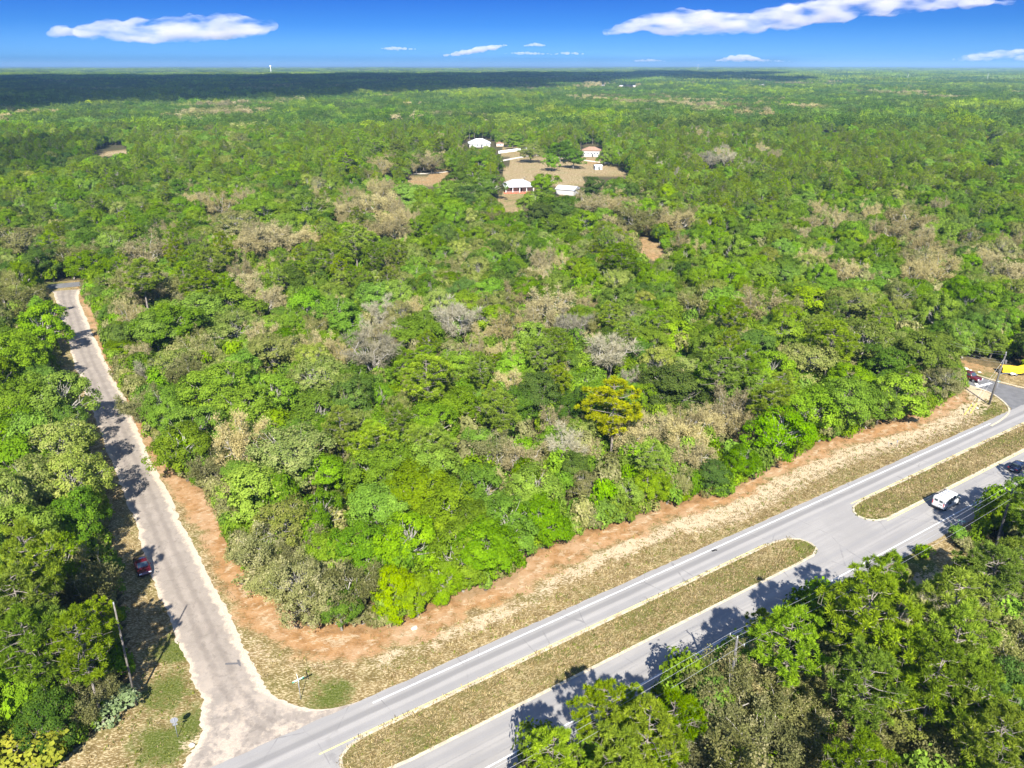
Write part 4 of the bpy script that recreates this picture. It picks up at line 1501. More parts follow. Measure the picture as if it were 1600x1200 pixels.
pm, ptypes = [], 'ODDDDPPDVGT'
for i, typ in enumerate(ptypes):
    pm.append(crown_mesh('far_patch', patch(300 + i, 34, 22, typ), M[typ]))
pm2, ptypes2 = [], 'DDDPDPPPVGD'
for i, typ in enumerate(ptypes2):
    pm2.append(crown_mesh('far_patch', patch(340 + i, 80, 70, typ, nl=70, leaf=2.0, hmax=17), M[typ]))


def lattice(y0, y1, step, jit):
    out = []
    y = y0
    while y < y1:
        w = y * 0.86 + 60
        xs = np.arange(-w, w, step) + rng.uniform(-step / 2, step / 2)
        out.append(np.column_stack([xs + rng.uniform(-jit, jit, len(xs)), y + rng.uniform(-jit, jit, len(xs))]))
        y += step
    return np.concatenate(out)


def fnoise(P, sc, seed):
    r = np.random.default_rng(seed)
    v = np.zeros(len(P))
    for i in range(5):
        a = r.uniform(0, 6.28)
        f = sc * (1.4 ** i)
        v += np.sin((P[:, 0] * math.cos(a) + P[:, 1] * math.sin(a)) * f + r.uniform(0, 6.28)) / (1.3 ** i)
    return v


def far_mass(name, P, protos, label, zs=1.0):
    n1, n2 = fnoise(P, 0.006, 5), fnoise(P, 0.02, 6)
    u = n1 + n2 * 0.6 + rng.normal(size=len(P)) * 0.6
    ii = np.where(u > 1.4, rng.integers(5, 8, len(P)), np.where(u > -2.1, rng.integers(0, 5, len(P)), rng.integers(8, 11, len(P))))
    sz = rng.uniform(0.8, 1.2, len(P))
    hz = sz * zs * (1 + 0.22 * fnoise(P, 0.004, 9) / 2 + 0.22 * fnoise(P, 0.0011, 10) / 2 * (zs > 1))
    o = mass(name, np.column_stack([P, np.zeros(len(P))]), rng.uniform(0, 6.28, len(P)), np.column_stack([sz, sz, np.clip(hz, 0.5, 1.6)]), ii, protos)
    tag(o, label, 'woods', kind='stuff')


P1 = lattice(FAR_FILL - 5, 2600, 27, 8)
q = pix(np.column_stack([P1, np.full(len(P1), 8.0)]))
qq = np.stack([q[0], q[1]], 1)
bad = np.zeros(len(P1), bool)
for c in BUILT:
    c = np.array(c, float)
    lo, hi = c.min(0) - 2.5, c.max(0) + 1.5
    bad |= ((qq > lo) & (qq < hi)).all(1)
far_mass('far_canopy', P1[~bad], pm, 'unbroken far canopy of mixed woods beyond the houses')
far_mass('horizon_canopy', lattice(2600, 11000, 64, 20), pm2, 'hazy canopy of woods stretching to the horizon', 1.05)
# ------------------------------------------------------------------ vehicles
M['tyre'] = plain('tyre_rubber', (0.02, 0.02, 0.02), 0.9)
M['rim'] = plain('alloy_rim', (0.45, 0.45, 0.47), 0.35, 0.8)
M['glass'] = plain('tinted_glass', (0.030, 0.045, 0.050), 0.06, 0.0, 0.05, spec=0.8)
M['trim'] = plain('black_plastic', (0.025, 0.025, 0.027), 0.6)
M['headlamp'] = plain('headlamp_lens', (0.75, 0.76, 0.78), 0.1, 0.2, 0.03)
M['taillamp'] = plain('tail_lamp_lens', (0.45, 0.02, 0.02), 0.2, 0.0, 0.1)
M['plate'] = plain('number_plate', (0.7, 0.7, 0.68), 0.5)
M['red_paint'] = plain('deep_red_car_paint', (0.065, 0.004, 0.010), 0.22, 0.1, 0.04, coat=0.7)
M['maroon_paint'] = plain('maroon_truck_paint', (0.070, 0.008, 0.012), 0.3, 0.1, 0.04, coat=0.4)
M['navy_paint'] = plain('navy_car_paint', (0.020, 0.028, 0.060), 0.22, 0.1, 0.05, coat=0.7)
M['van_white'] = plain('white_van_paint', (0.50, 0.50, 0.495), 0.35, 0.0, 0.02, coat=0.4)
M['letter_dark'] = plain('dark_lettering', (0.02, 0.022, 0.025), 0.6)
M['letter_pink'] = plain('pink_lettering', (0.70, 0.40, 0.45), 0.6)


def ring(x, prof, w, nose=0.0):
    """Cross-section at station x: prof = list of (half-width fraction, z), mirrored."""
    L = [(x, -w * a, z) for a, z in prof] + [(x, w * a, z) for a, z in reversed(prof)]
    return L


def vehicle(name, label, loc, rz, length, width, body_mat, stations, cabin, wheels, cat='car', wheel_r=0.33, lamps=True, group='vehicles on the roads'):
    """stations: (x, z_low, z_belt, width fraction); cabin: (x, z_roof or None, width fraction) rising from the belt."""
    root = empty(name, loc, rz)
    tag(root, label, cat, group)
    hw = width / 2
    rings = []
    for (x, zl, zb, wf) in stations:
        rings.append(ring(x, [(0.80, zl), (0.97, zl + 0.10), (1.0, zl + (zb - zl) * 0.5), (0.97, zb - 0.07), (0.86, zb)], hw * wf))
    body = MB().loft(rings).build('body', body_mat, root, True)
    zb_at = lambda x: np.interp(x, [s[0] for s in stations], [s[2] for s in stations])
    crings = []
    for (x, zr, wf, wt) in cabin:
        zb = zb_at(x) - 0.03
        zr = max(zr, zb + 0.02)
        crings.append(ring(x, [(wf, zb), (wf * 0.985, zb + (zr - zb) * 0.45), (wt * 1.02, zr - 0.06 if zr - zb > .1 else zr - .005), (wt * 0.86, zr)], hw))
    MB().loft(crings).build('cabin', body_mat, root, True)
    return root, hw, zb_at


def wheel_set(root, xs, hw, r=0.33, w=0.22):
    for x in xs:
        for s in (-1, 1):
            y = s * (hw - w * 0.42)
            tyre = MB().tube([(x, y - w / 2, r), (x, y - w * .42, r), (x, y + w * .42, r), (x, y + w / 2, r)], [r * .93, r, r, r * .93], 18)
            wo = tyre.build('wheel', M['tyre'], root, True)
            MB().tube([(x, y + s * (w / 2 - 0.02), r), (x, y + s * (w / 2 + 0.012), r)], r * 0.62, 12).build('rim', M['rim'], wo)


def quad_panel(pts, name, mat, root, thick=0.015):
    """A thin pane given by four corners, set just proud of the panel it lies on."""
    p = [Vector(q) for q in pts]
    n = (p[1] - p[0]).cross(p[3] - p[0]).normalized() * thick
    mb = MB().add([q - n * 0.5 for q in p] + [q + n for q in p], [(3, 2, 1, 0), (4, 5, 6, 7), (0, 1, 5, 4), (1, 2, 6, 5), (2, 3, 7, 6), (3, 0, 4, 7)])
    return mb.build(name, mat, root)


def sedan(label, loc, rz, paint, length=4.6, width=1.82, roof=1.44):
    h = length / 2
    st = [(-h, .38, .78, .80), (-h + .12, .26, .93, .92), (-h + .7, .20, 1.0, 1.0), (-.6, .18, .98, 1.0), (.6, .18, .96, 1.0), (h - 1.15, .20, .93, 1.0), (h - .45, .22, .83, .96),
          (h - .12, .28, .72, .86), (h, .36, .60, .74)]
    cb = [(-h + .55, 0, .84, .80), (-h + 1.25, roof - .06, .88, .76), (-.45, roof, .90, .77), (.25, roof - .03, .90, .77), (h - 1.25, 0, .86, .80)]
    root, hw, zb = vehicle('parked_car' if 'parked' in label else 'moving_car', label, loc, rz, length, width, paint, st, cb, None)
    wheel_set(root, (-h + .95, h - .95), hw)
    f = hw
    quad_panel([(h - 1.32, -f * .74, zb(h - 1.3) + .04), (h - 1.32, f * .74, zb(h - 1.3) + .04), (.34, f * .66, roof - .10), (.34, -f * .66, roof - .10)], 'windscreen', M['glass'], root, 0.03)
    quad_panel([(-h + .64, f * .72, zb(-h + .6) + .05), (-h + .64, -f * .72, zb(-h + .6) + .05), (-h + 1.18, -f * .66, roof - .13), (-h + 1.18, f * .66, roof - .13)], 'rear_window', M['glass'], root, 0.03)
    for s in (-1, 1):
        for (x0, x1, a0, a1) in ((-.05, h - 1.5, -.02, .28), (-h + .95, -.12, -h + 1.35, -.12)):
            P = [(x0, s * f * .895, 1.0), (x1, s * f * .885, 1.0), (a1, s * f * .80, roof - .12), (a0, s * f * .80, roof - .12)]
            quad_panel(P if s < 0 else P[::-1], 'side_window', M['glass'], root, 0.02)
        MB().box((h - .10, s * f * .66, .66), (.14, .34, .14), 0).build('headlight', M['headlamp'], root)
        MB().box((-h + .05, s * f * .66, .80), (.10, .36, .15), 0).build('tail_light', M['taillamp'], root)
        MB().box((h - 1.55, s * (f + .06), 1.02), (.14, .16, .12)).build('mirror', paint, root)
    MB().box((h - .02, 0, .42), (.08, f * 1.1, .16)).build('grille', M['trim'], root)
    MB().box((-h - .005, 0, .56), (.03, .48, .14)).build('number_plate', M['plate'], root)
    return root


def heading(p, q):
    a, b = at(*p), at(*q)
    return math.atan2(b[1] - a[1], b[0] - a[0])


q = at(223.5, 889)
sedan('deep red car parked on the grass beside the side road', (q[0], q[1], 0), heading((216, 871), (230, 907)), M['red_paint'], 4.6, 1.85, 1.45)
x, y = from_sn(98.6, -12.3)
sedan('dark navy car driving away at the right edge on the highway', (x, y, 0.024), ANG, M['navy_paint'], 4.7, 1.86, 1.48)

# white work van
x, y = from_sn(76.2, -11.95)
h, VW = 2.75, 2.02
st = [(-h, .42, 2.30, .93), (-h + .10, .32, 2.42, .97), (-1.2, .30, 2.46, .98), (.7, .30, 2.44, .98), (1.05, .30, 1.35, 1.0), (1.7, .30, 1.22, .98), (2.3, .32, 1.08, .92), (h - .12, .36, .92, .82), (h, .42, .78, .72)]
root = empty('work_van', (x, y, 0.024), ANG)
tag(root, 'white work van with dark lettering driving away along the highway', 'van', 'vehicles on the roads')
hw = VW / 2


def vring(x, zl, zr, w, tuck):
    return ring(x, [(0.80, zl), (0.98, zl + .10), (1.0, zl + (zr - zl) * .45), (0.98 - tuck * .4, zr - .22 * (1 if zr > 1.6 else .4)), (0.86 - tuck, zr - .05), (0.70 - tuck, zr)], hw * w)


MB().loft([vring(-h, .46, 2.26, .95, .04), vring(-h + .08, .36, 2.40, .985, .04), vring(-1.4, .32, 2.46, 1.0, .04), vring(.55, .32, 2.44, 1.0, .04), vring(.95, .32, 2.30, 1.0, .06),
           vring(1.62, .32, 1.42, 1.0, .06), vring(2.25, .34, 1.18, .95, .06), vring(h - .10, .38, .98, .84, .05), vring(h, .44, .82, .74, .05)]).build('body', M['van_white'], root, False)
wheel_set(root, (-1.72, 1.78), hw, 0.36, 0.24)
quad_panel([(1.66, -hw * .78, 1.47), (1.66, hw * .78, 1.47), (1.00, hw * .72, 2.24), (1.00, -hw * .72, 2.24)], 'windscreen', M['glass'], root, 0.04)
for s in (-1, 1):
    P = [(.62, s * hw * .985, 1.45), (1.45, s * hw * .975, 1.42), (1.02, s * hw * .93, 2.08), (.62, s * hw * .94, 2.08)]
    quad_panel(P if s < 0 else P[::-1], 'side_window', M['glass'], root, 0.03)
    MB().box((1.35, s * (hw + .12), 1.45), (.12, .22, .26)).build('mirror', M['trim'], root)
    MB().box((h - .16, s * hw * .60, .86), (.14, .34, .18)).build('headlight', M['headlamp'], root)
    MB().box((-h + .0, s * hw * .86, 1.25), (.06, .12, .55)).build('tail_light', M['taillamp'], root)
    P = [(-h - .005, -s * 0.12, 1.55), (-h - .005, -s * .72, 1.55), (-h + .012, -s * .68, 2.05), (-h + .012, -s * .12, 2.05)]
    dr = MB().box((-h - .005, s * .42, 1.25), (.05, .78, 1.50)).build('rear_door', M['van_white'], root)
    MB().box((-h - .035, s * .40, 1.72), (.02, .52, .36)).build('window', M['glass'], dr)
MB().box((-h - .03, 0, .50), (.16, VW * .94, .22)).build('bumper', M['trim'], root)
MB().box((-h - .06, -.35, .82), (.03, .48, .14)).build('number_plate', M['plate'], root)
rk = MB()
for xx in (-2.3, -1.2, -.1):
    rk.box((xx, .32, 2.55), (.05, 1.05, .04)).box((xx, .80, 2.48), (.05, .05, .12)).box((xx, -.18, 2.50), (.05, .05, .08))
rk.box((-1.2, .55, 2.60), (2.9, .05, .05)).box((-1.2, .82, 2.60), (2.9, .05, .05))
for xx in np.arange(-2.5, .2, .30):
    rk.box((xx, .685, 2.60), (.03, .22, .03))
rk.build('roof_ladder', M['trim'], root)


def text_mesh(txt, size, mat, name, root, M4, ext=0.006, bold=0.0):
    cu = bpy.data.curves.new('t', 'FONT')
    cu.body = txt
    cu.size = size
    cu.align_x = 'CENTER'
    cu.align_y = 'CENTER'
    cu.extrude = ext
    cu.offset = bold
    ob = bpy.data.objects.new('t', cu)
    me = bpy.data.meshes.new_from_object(ob)
    me.transform(M4)
    me.materials.append(mat)
    bpy.data.objects.remove(ob)
    return link(name, me, root)


side_m = Matrix.Translation((-.85, -hw * 1.004, 1.62)) @ Matrix.Rotation(math.pi / 2, 4, 'X')
text_mesh('-JCCB', 1.15, M['letter_dark'], 'lettering', root, side_m @ Matrix.Translation((0, .18, 0)) @ Matrix.Diagonal((.85, .7, 1, 1)), .012, .045)
text_mesh('AIR', .62, M['letter_dark'], 'lettering', root, side_m @ Matrix.Translation((-.25, -.42, 0)), .012, .03)
text_mesh('CALL', .34, M['letter_pink'], 'lettering', root, side_m @ Matrix.Translation((-1.35, -.42, 0)), .012, .02)
back_m = Matrix.Translation((-h - .04, 0, 1.15)) @ Matrix.Rotation(-math.pi / 2, 4, 'Z') @ Matrix.Rotation(math.pi / 2, 4, 'X')
text_mesh('JCCB', .22, M['letter_dark'], 'lettering', root, back_m @ Matrix.Translation((.4, 0, 0)), .01)

# maroon pickup on the joining street
q = at(1512, 592)
h, PW = 2.85, 2.0
st = [(-h, .55, 1.05, .92), (-h + .08, .48, 1.12, .98), (-.9, .45, 1.14, 1.0), (.4, .42, 1.15, 1.0), (1.1, .42, 1.16, 1.0), (2.2, .42, 1.10, .97), (h - .1, .46, 1.0, .90), (h, .52, .85, .84)]
cb = [(-1.05, 0, .9, .84), (-.78, 1.82, .90, .78), (.3, 1.88, .92, .79), (.75, 1.84, .92, .79), (1.45, 0, .9, .84)]
root, hw, zb = vehicle('pickup_truck', 'dark red pickup coming down the joining street', (q[0], q[1], 0.014), heading((1500, 583), (1528, 593)), 5.7, PW, M['maroon_paint'], st, cb, None, 'pickup')
wheel_set(root, (-1.75, 1.85), hw, 0.38, 0.26)
quad_panel([(1.40, -hw * .76, 1.22), (1.40, hw * .76, 1.22), (.82, hw * .68, 1.76), (.82, -hw * .68, 1.76)], 'windscreen', M['glass'], root, 0.04)
for s in (-1, 1):
    for (x0, x1, a0, a1) in ((.22, 1.15, .26, .70), (-.80, .12, -.70, .14)):
        P = [(x0, s * hw * .92, 1.24), (x1, s * hw * .91, 1.24), (a1, s * hw * .82, 1.76), (a0, s * hw * .82, 1.76)]
        quad_panel(P if s < 0 else P[::-1], 'side_window', M['glass'], root, 0.03)
    MB().box((h - .06, s * hw * .70, .86), (.14, .36, .22)).build('headlight', M['headlamp'], root)
    MB().box((-h + .02, s * hw * .88, .90), (.08, .14, .34)).build('tail_light', M['taillamp'], root)
MB().box((-1.95, 0, 1.15), (1.62, PW * .80, .05)).build('bed_cover', M['trim'], root)
MB().box((h + .02, 0, .56), (.14, PW * .86, .20)).build('bumper', M['rim'], root)

# yellow trailer on the grass
M['yellow_steel'] = plain('yellow_painted_steel', (0.70, 0.46, 0.02), 0.45, 0.0, 0.10, 1.5)
q = at(1583, 585)
root = empty('tipper_trailer', (q[0], q[1], 0), R(-14))
tag(root, 'yellow steel tipper trailer on the grass at the right edge', 'trailer')
mb = MB()
for s in (-1, 1):
    mb.loft([[(-2.6, s * 1.05 - .04, .7), (-2.6, s * 1.05 + .04, .7), (-2.75, s * 1.15 + .04, 1.75), (-2.75, s * 1.15 - .04, 1.75)],
             [(.9, s * 1.05 - .04, .7), (.9, s * 1.05 + .04, .7), (.9, s * 1.15 + .04, 1.65), (.9, s * 1.15 - .04, 1.65)],
             [(3.0, s * 1.05 - .04, 1.5), (3.0, s * 1.05 + .04, 1.5), (3.1, s * 1.15 + .04, 2.5), (3.1, s * 1.15 - .04, 2.5)]])
mb.add([(-2.6, -1.05, .74), (.9, -1.05, .74), (.9, 1.05, .74), (-2.6, 1.05, .74), (3.0, -1.05, 1.54), (3.0, 1.05, 1.54),
        (-2.6, -1.05, .66), (.9, -1.05, .66), (.9, 1.05, .66), (-2.6, 1.05, .66), (3.0, -1.05, 1.46), (3.0, 1.05, 1.46)],
       [(0, 1, 2, 3), (1, 4, 5, 2), (6, 9, 8, 7), (7, 8, 11, 10), (0, 6, 7, 1), (1, 7, 10, 4), (3, 2, 8, 9), (2, 5, 11, 8), (4, 10, 11, 5), (0, 3, 9, 6)])
mb.box((-2.68, 0, 1.22), (.08, 2.2, 1.05))
mb.build('tipper_body', M['yellow_steel'], root)
ch = MB().box((0, .5, .52), (5.2, .12, .16)).box((0, -.5, .52), (5.2, .12, .16)).box((3.2, 0, .5), (1.3, .12, .12))
ch.build('chassis', M['trim'], root)
wheel_set(root, (-.7, .25), 1.1, 0.36, 0.24)

# ------------------------------------------------------------------ poles, wires and signs
M['pole_wood'] = bark_mat('weathered_pole_wood', (0.07, 0.062, 0.052), (0.15, 0.135, 0.118))
M['pole_grey'] = plain('grey_weathered_pole', (0.085, 0.080, 0.074), 0.9, var=0.12, scale=1.0)
M['galv'] = plain('galvanised_steel', (0.17, 0.175, 0.19), 0.6, 0.1, 0.08)
M['ceramic'] = plain('insulator_glaze', (0.28, 0.285, 0.30), 0.4)
M['sign_green'] = plain('green_sign_face', (0.010, 0.19, 0.115), 0.4, var=0.05)
M['white_flat'] = plain('white_enamel', (0.80, 0.80, 0.78), 0.5, var=0.03)
M['sign_red'] = plain('red_sign_face', (0.50, 0.02, 0.02), 0.4, var=0.05)
M['wire'] = plain('aluminium_wire', (0.34, 0.34, 0.35), 0.5, 0.4, 0.05)


def utility_pole(label, base, top, arm_dir, mat, arms=(0.35,), span=2.2, lamp=None, can=False, guy=None, rad=0.17):
    b, t_ = np.array(base, float), np.array(top, float)
    root = empty('utility_pole', tuple(b))
    tag(root, label, 'utility pole', 'utility poles along the roads')
    tv = Vector(t_ - b)
    MB().tube([(0, 0, -.3), tv * .5, tv], [rad * 1.15, rad * .95, rad * .72], 9).build('post', mat, root, True)
    ax = Vector((math.cos(arm_dir), math.sin(arm_dir), 0))
    ends = []
    for dz in arms:
        c = tv * (1 - dz / tv.length)
        a = MB()
        a.tube([c - ax * span / 2, c + ax * span / 2], .065, 6)
        ao = a.build('crossarm', M['pole_wood'], root)
        for u in (-.94, .94):
            p = c + ax * span / 2 * u
            MB().tube([p + Vector((0, 0, .05)), p + Vector((0, 0, .16)), p + Vector((0, 0, .30))], [.03, .075, .05], 7).build('insulator', M['ceramic'], ao)
            ends.append(Vector(b) + p + Vector((0, 0, .30)))
    p = tv + Vector((0, 0, .0))
    MB().tube([p, p + Vector((0, 0, .18)), p + Vector((0, 0, .36))], [.04, .08, .05], 7).build('insulator', M['ceramic'], root)
    ends.append(Vector(b) + p + Vector((0, 0, .36)))
    if can:
        c = tv * .80 + ax.cross(Vector((0, 0, 1))) * .42
        tr = MB().tube([c, c + Vector((0, 0, .12)), c + Vector((0, 0, .85)), c + Vector((0, 0, .95))], [.20, .26, .26, .12], 10)
        tr.build('transformer', M['pole_grey'], root, True)
    if lamp:
        az, ln, hh = lamp
        d = Vector((math.cos(az), math.sin(az), 0))
        c = tv * hh
        ar = MB().tube([c, c + d * ln * .5 + Vector((0, 0, .35)), c + d * ln + Vector((0, 0, .42))], .05, 6).build('lamp_arm', M['galv'], root)
        e = c + d * (ln + .35) + Vector((0, 0, .42))
        MB().loft([[tuple(e - d * .42 + Vector((-d.y * w, d.x * w, z))) for w, z in ((-.10, -.05), (.10, -.05), (.08, .07), (-.08, .07))],
                   [tuple(e + Vector((-d.y * w, d.x * w, z))) for w, z in ((-.20, -.09), (.20, -.09), (.15, .10), (-.15, .10))],
                   [tuple(e + d * .45 + Vector((-d.y * w, d.x * w, z))) for w, z in ((-.14, -.07), (.14, -.07), (.10, .04), (-.10, .04))]]).build('lamp_head', M['white_flat'], ar)
    if guy:
        for gx_, gy_, zf in guy:
            e = Vector((gx_, gy_, 0)) - Vector(b)
            top_ = tv * zf
            MB().tube([top_, e], .012, 4).build('guy_wire', M['wire'], root)
            dv = (top_ - e).normalized()
            MB().tube([e, e + dv * 2.6], .055, 6).build('guy_guard', M['yellow_steel'], root)
    return root, ends


def power_line(label, A, B, sag, n=14, rad=0.012):
    """Wires from the list of points A to the list of points B."""
    root = empty('power_line', tuple(A[0]))
    tag(root, label, 'power line', 'power lines')
    o0 = Vector(A[0])
    for a, b in zip(A, B):
        a, b = Vector(a), Vector(b)
        P = [a.lerp(b, i / n) - Vector((0, 0, sag * 4 * (i / n) * (1 - i / n))) - o0 for i in range(n + 1)]
        MB().tube(P, rad, 4, False).build('wire', M['wire'], root)


# highway poles
HP = 11.2
t1 = at(1152, 998, HP)
s1, n1 = sn(t1[None, :2])
s1, n1 = float(s1[0]), float(n1[0])
poles = []
for k, ds in enumerate((-62, 0, 55, 118)):
    x, y = from_sn(s1 + ds, n1 if ds <= 0 else n1 - 0.4 * (ds / 55))
    lab = ['grey pole with crossarm past the bottom of the highway', 'utility pole with crossarm among the moss trees beside the highway', 'utility pole with crossarm behind the pines at the right',
           'utility pole with crossarm far along the highway'][k]
    poles.append(utility_pole(lab, (x, y, 0), (x, y, HP), ANG + math.pi / 2, M['pole_grey'], (0.25,), 2.0))
for k in range(3):
    power_line(['power line over the near lane at the bottom', 'power line along the highway over the pines', 'power line along the highway at the right edge'][k], poles[k][1], poles[k + 1][1], 0.9)
pl_hi = utility_pole
# pole at the street corner with a lamp
b_, t_ = at(1545, 632), at(1565, 551, 11.6)
corner, c_ends = utility_pole('tall utility pole with lamp arm and transformers at the street corner', b_, (b_[0] + .5, b_[1] - .3, 11.6), R(60), M['pole_grey'], (0.3, 2.1), 1.7,
                              lamp=(R(-15), 2.1, .60), can=True, guy=[(*at(1507, 648)[:2], .9), (*at(1516, 646)[:2], .75)], rad=0.19)
b2 = at(1463, 527, 11.0)
back, b_ends = utility_pole('utility pole whose crossarm tops the canopy behind the corner', (b2[0], b2[1], 0), (b2[0], b2[1], 11.0), R(60), M['pole_grey'], (0.3, 1.6), 1.8)
power_line('power line crossing from the street corner pole into the woods', c_ends[:4], b_ends[:4], 0.7)
x3, y3 = poles[3][0].location[:2]
# leaning pole left
b_ = at(213, 1100)
t_ = at(178, 945, 13.2)
left, l_ends = utility_pole('tall bare leaning pole beside the side road', b_, (b_[0] + np.clip(t_[0] - b_[0], -1, 1), b_[1] + np.clip(t_[1] - b_[1], -1, 1), 13.2), R(0), M['pole_wood'], (), 1.0, rad=0.12)
# pole in front of the brick house
b_ = at(819, 301)
utility_pole('dark utility pole standing in front of the brick house', b_, (b_[0], b_[1], 8.2), R(10), M['pole_wood'], (0.3,), 1.6, rad=0.2)


def post_sign(name, label, base, hgt, cat, tilt=(0, 0)):
    root = empty(name, tuple(base))
    tag(root, label, cat)
    MB().tube([(0, 0, -.1), (tilt[0], tilt[1], hgt)], .038, 8).build('post', M['galv'], root, True)
    return root


# stop sign, seen from behind
b_ = at(278, 1152)
fz = heading((300, 1140), (330, 1190))
root = post_sign('stop_sign', 'grey back of a stop sign on a steel post left of the side road', b_, 2.75, 'road sign', (-.02, .02))
face = R(-68)                      # the red side looks down the side road towards the highway drivers leaving it
face = math.atan2(1.0, -0.42)
nd = Vector((math.cos(face), math.sin(face), 0))
td = Vector((-nd.y, nd.x, 0))
oc = [(math.cos(R(22.5 + 45 * k)) * .405, math.sin(R(22.5 + 45 * k)) * .405) for k in range(8)]
cz_ = Vector((0, 0, 2.35))
mk_ = lambda off, sc: [tuple(cz_ + nd * off + td * a * sc + Vector((0, 0, b * sc))) for a, b in oc]
MB().loft([mk_(.045, 1), mk_(.055, 1)]).build('plate', M['galv'], root)
MB().loft([mk_(.056, 1), mk_(.060, 1)]).build('rim', M['white_flat'], root)
fo = MB().loft([mk_(.061, .93), mk_(.065, .93)]).build('face', M['sign_red'], root)
rotm = Matrix((( -td.x, 0, nd.x, 0), (-td.y, 0, nd.y, 0), (0, 1, 0, 0), (0, 0, 0, 1)))
text_mesh('STOP', .27, M['white_flat'], 'lettering', fo, Matrix.Translation(cz_ + nd * .068) @ rotm, .003)
# the hidden second plate under it throws the notch in its shadow
MB().box(tuple(Vector((0, 0, 1.78)) + nd * .05), (.012, .46, .22), face).build('lower_plate', M['galv'], root)

# street name signs
def name_sign(label, base, hgt, az, L):
    root = post_sign('street_sign', label, base, hgt, 'street sign')
    for k, (dz, a) in enumerate(((0.12, az), (0.34, az + R(78)))):
        bl = MB().box((0, 0, hgt + dz), (L, .02, .20), a).build('name_blade', M['sign_green'], root)
        MB().box((0, 0, hgt + dz + .104), (L * .99, .03, .014), a).build('edge', M['white_flat'], bl)
        for sgn in (-1, 1):
            nd_ = Vector((-math.sin(a), math.cos(a), 0)) * sgn
            MB().add([tuple(Vector((math.cos(a) * u * sgn, math.sin(a) * u * sgn, hgt + dz + v)) + nd_ * .0125) for u, v in ((-L * .36, -.035), (L * .36, -.035), (L * .36, .035), (-L * .36, .035))],
                     [(0, 1, 2, 3)]).build('name_strip', M['white_flat'], bl)
    return root


name_sign('green street name sign on a post at the corner verge', at(470, 1093), 2.75, R(38), 1.35)
name_sign('green street name sign across the highway by the pines', at(1497, 836), 2.2, R(70), .9)
name_sign('small green street name sign by the joining street', at(1556, 612), 2.3, R(10), .9)

# small marker sign on the north verge
root = post_sign('marker_post', 'small grey marker sign on the sandy verge', at(1400, 700), 1.5, 'road sign')
MB().box((0, 0, 1.45), (.42, .02, .42), ANG).build('plate', M['galv'], root)
root = post_sign('marker_post', 'short leaning marker stake left of the grey marker sign', at(1389, 699), 1.1, 'road sign', (-.25, .1))
MB().box((-.24, .1, 1.05), (.14, .02, .2), ANG).build('plate', M['galv'], root)

# mailbox by the driveway
q = at(93, 556)
root = empty('mailbox', tuple(q))
tag(root, 'white mailbox by the sandy driveway of the side road', 'mailbox')
MB().box((0, 0, .55), (.10, .10, 1.1)).build('post', M['pole_wood'], root)
MB().loft([[(x_, math.cos(R(a)) * .22, 1.15 + max(-.05, math.sin(R(a))) * .26) for a in range(-10, 200, 20)] for x_ in (-.40, .40)]).build('box', M['white_flat'], root)
MB().box((.30, -.24, 1.30), (.05, .02, .2)).build('flag', M['sign_red'], root)

# bits of pale stone on the verges
M['stone'] = plain('pale_limestone', (0.52, 0.47, 0.39), 0.95, var=0.15, scale=4)
stone_src = None
for (px, py, r_) in ((647, 982, .45), (1525, 601, .5), (1508, 577, .8), (1516, 579, .4), (1530, 582, .4), (1527, 638, .35), (300, 1165, .35), (1119, 861, .0)):
    if r_ == 0:
        continue
    q = at(px, py)
    bm = bmesh.new()
    bmesh.ops.create_icosphere(bm, subdivisions=2, radius=1.0)
    for v in bm.verts:
        v.co *= 1 + random.uniform(-.18, .18)
        v.co = Vector((v.co.x * r_, v.co.y * r_ * .7, v.co.z * r_ * .4))
    me = bpy.data.meshes.new('stone')
    bm.to_mesh(me)
    bm.free()
    me.materials.append(M['stone'])
    nm_ = {647: 'pale stone lying on the orange litter by the corner', 1525: 'pale stone beside the stop line of the joining street', 1508: 'largest pale stone on the grass beyond the pickup',
           1516: 'small pale stone just right of the largest one beyond the pickup', 1530: 'small pale stone near the street edge ahead of the pickup', 1527: 'pale stone in the grass below the corner pole',
           300: 'pale stone near the foot of the stop sign'}[px]
    tag(link('stone', me, None, (q[0], q[1], r_ * .2), random.uniform(0, 6)), nm_, 'stone', 'pale stones on the verges')
# a dark rag of tyre rubber lying on the near lane
q = at(1117, 861)
mb = MB()
mb.box((-.25, 0, .05), (.45, .28, .08), .5).box((.15, .12, .07), (.4, .22, .09), -.3)
tag(mb.build('tyre_scrap', M['tyre'], None, False, (q[0], q[1], .026)), 'scrap of black tyre rubber lying on the far lane', 'debris')
q = at(365, 1037)
mb = MB()
mb.add([(*(at(352, 1039)[:2] - q[:2]), 0), (*(at(376, 1038)[:2] - q[:2]), 0), (*(at(376, 1035)[:2] - q[:2]), 0), (*(at(352, 1036)[:2] - q[:2]), 0)], [(0, 1, 2, 3)])
mb.add([(*(at(373, 1040)[:2] - q[:2]), 0.002), (*(at(377, 1042)[:2] - q[:2]), .002), (*(at(374, 1031)[:2] - q[:2]), .002), (*(at(370, 1031)[:2] - q[:2]), .002)], [(0, 1, 2, 3)])
tag(mb.build('tar_patch', plain('tar', (.09, .085, .085), .8), None, False, (q[0], q[1], .022)), kind='structure')

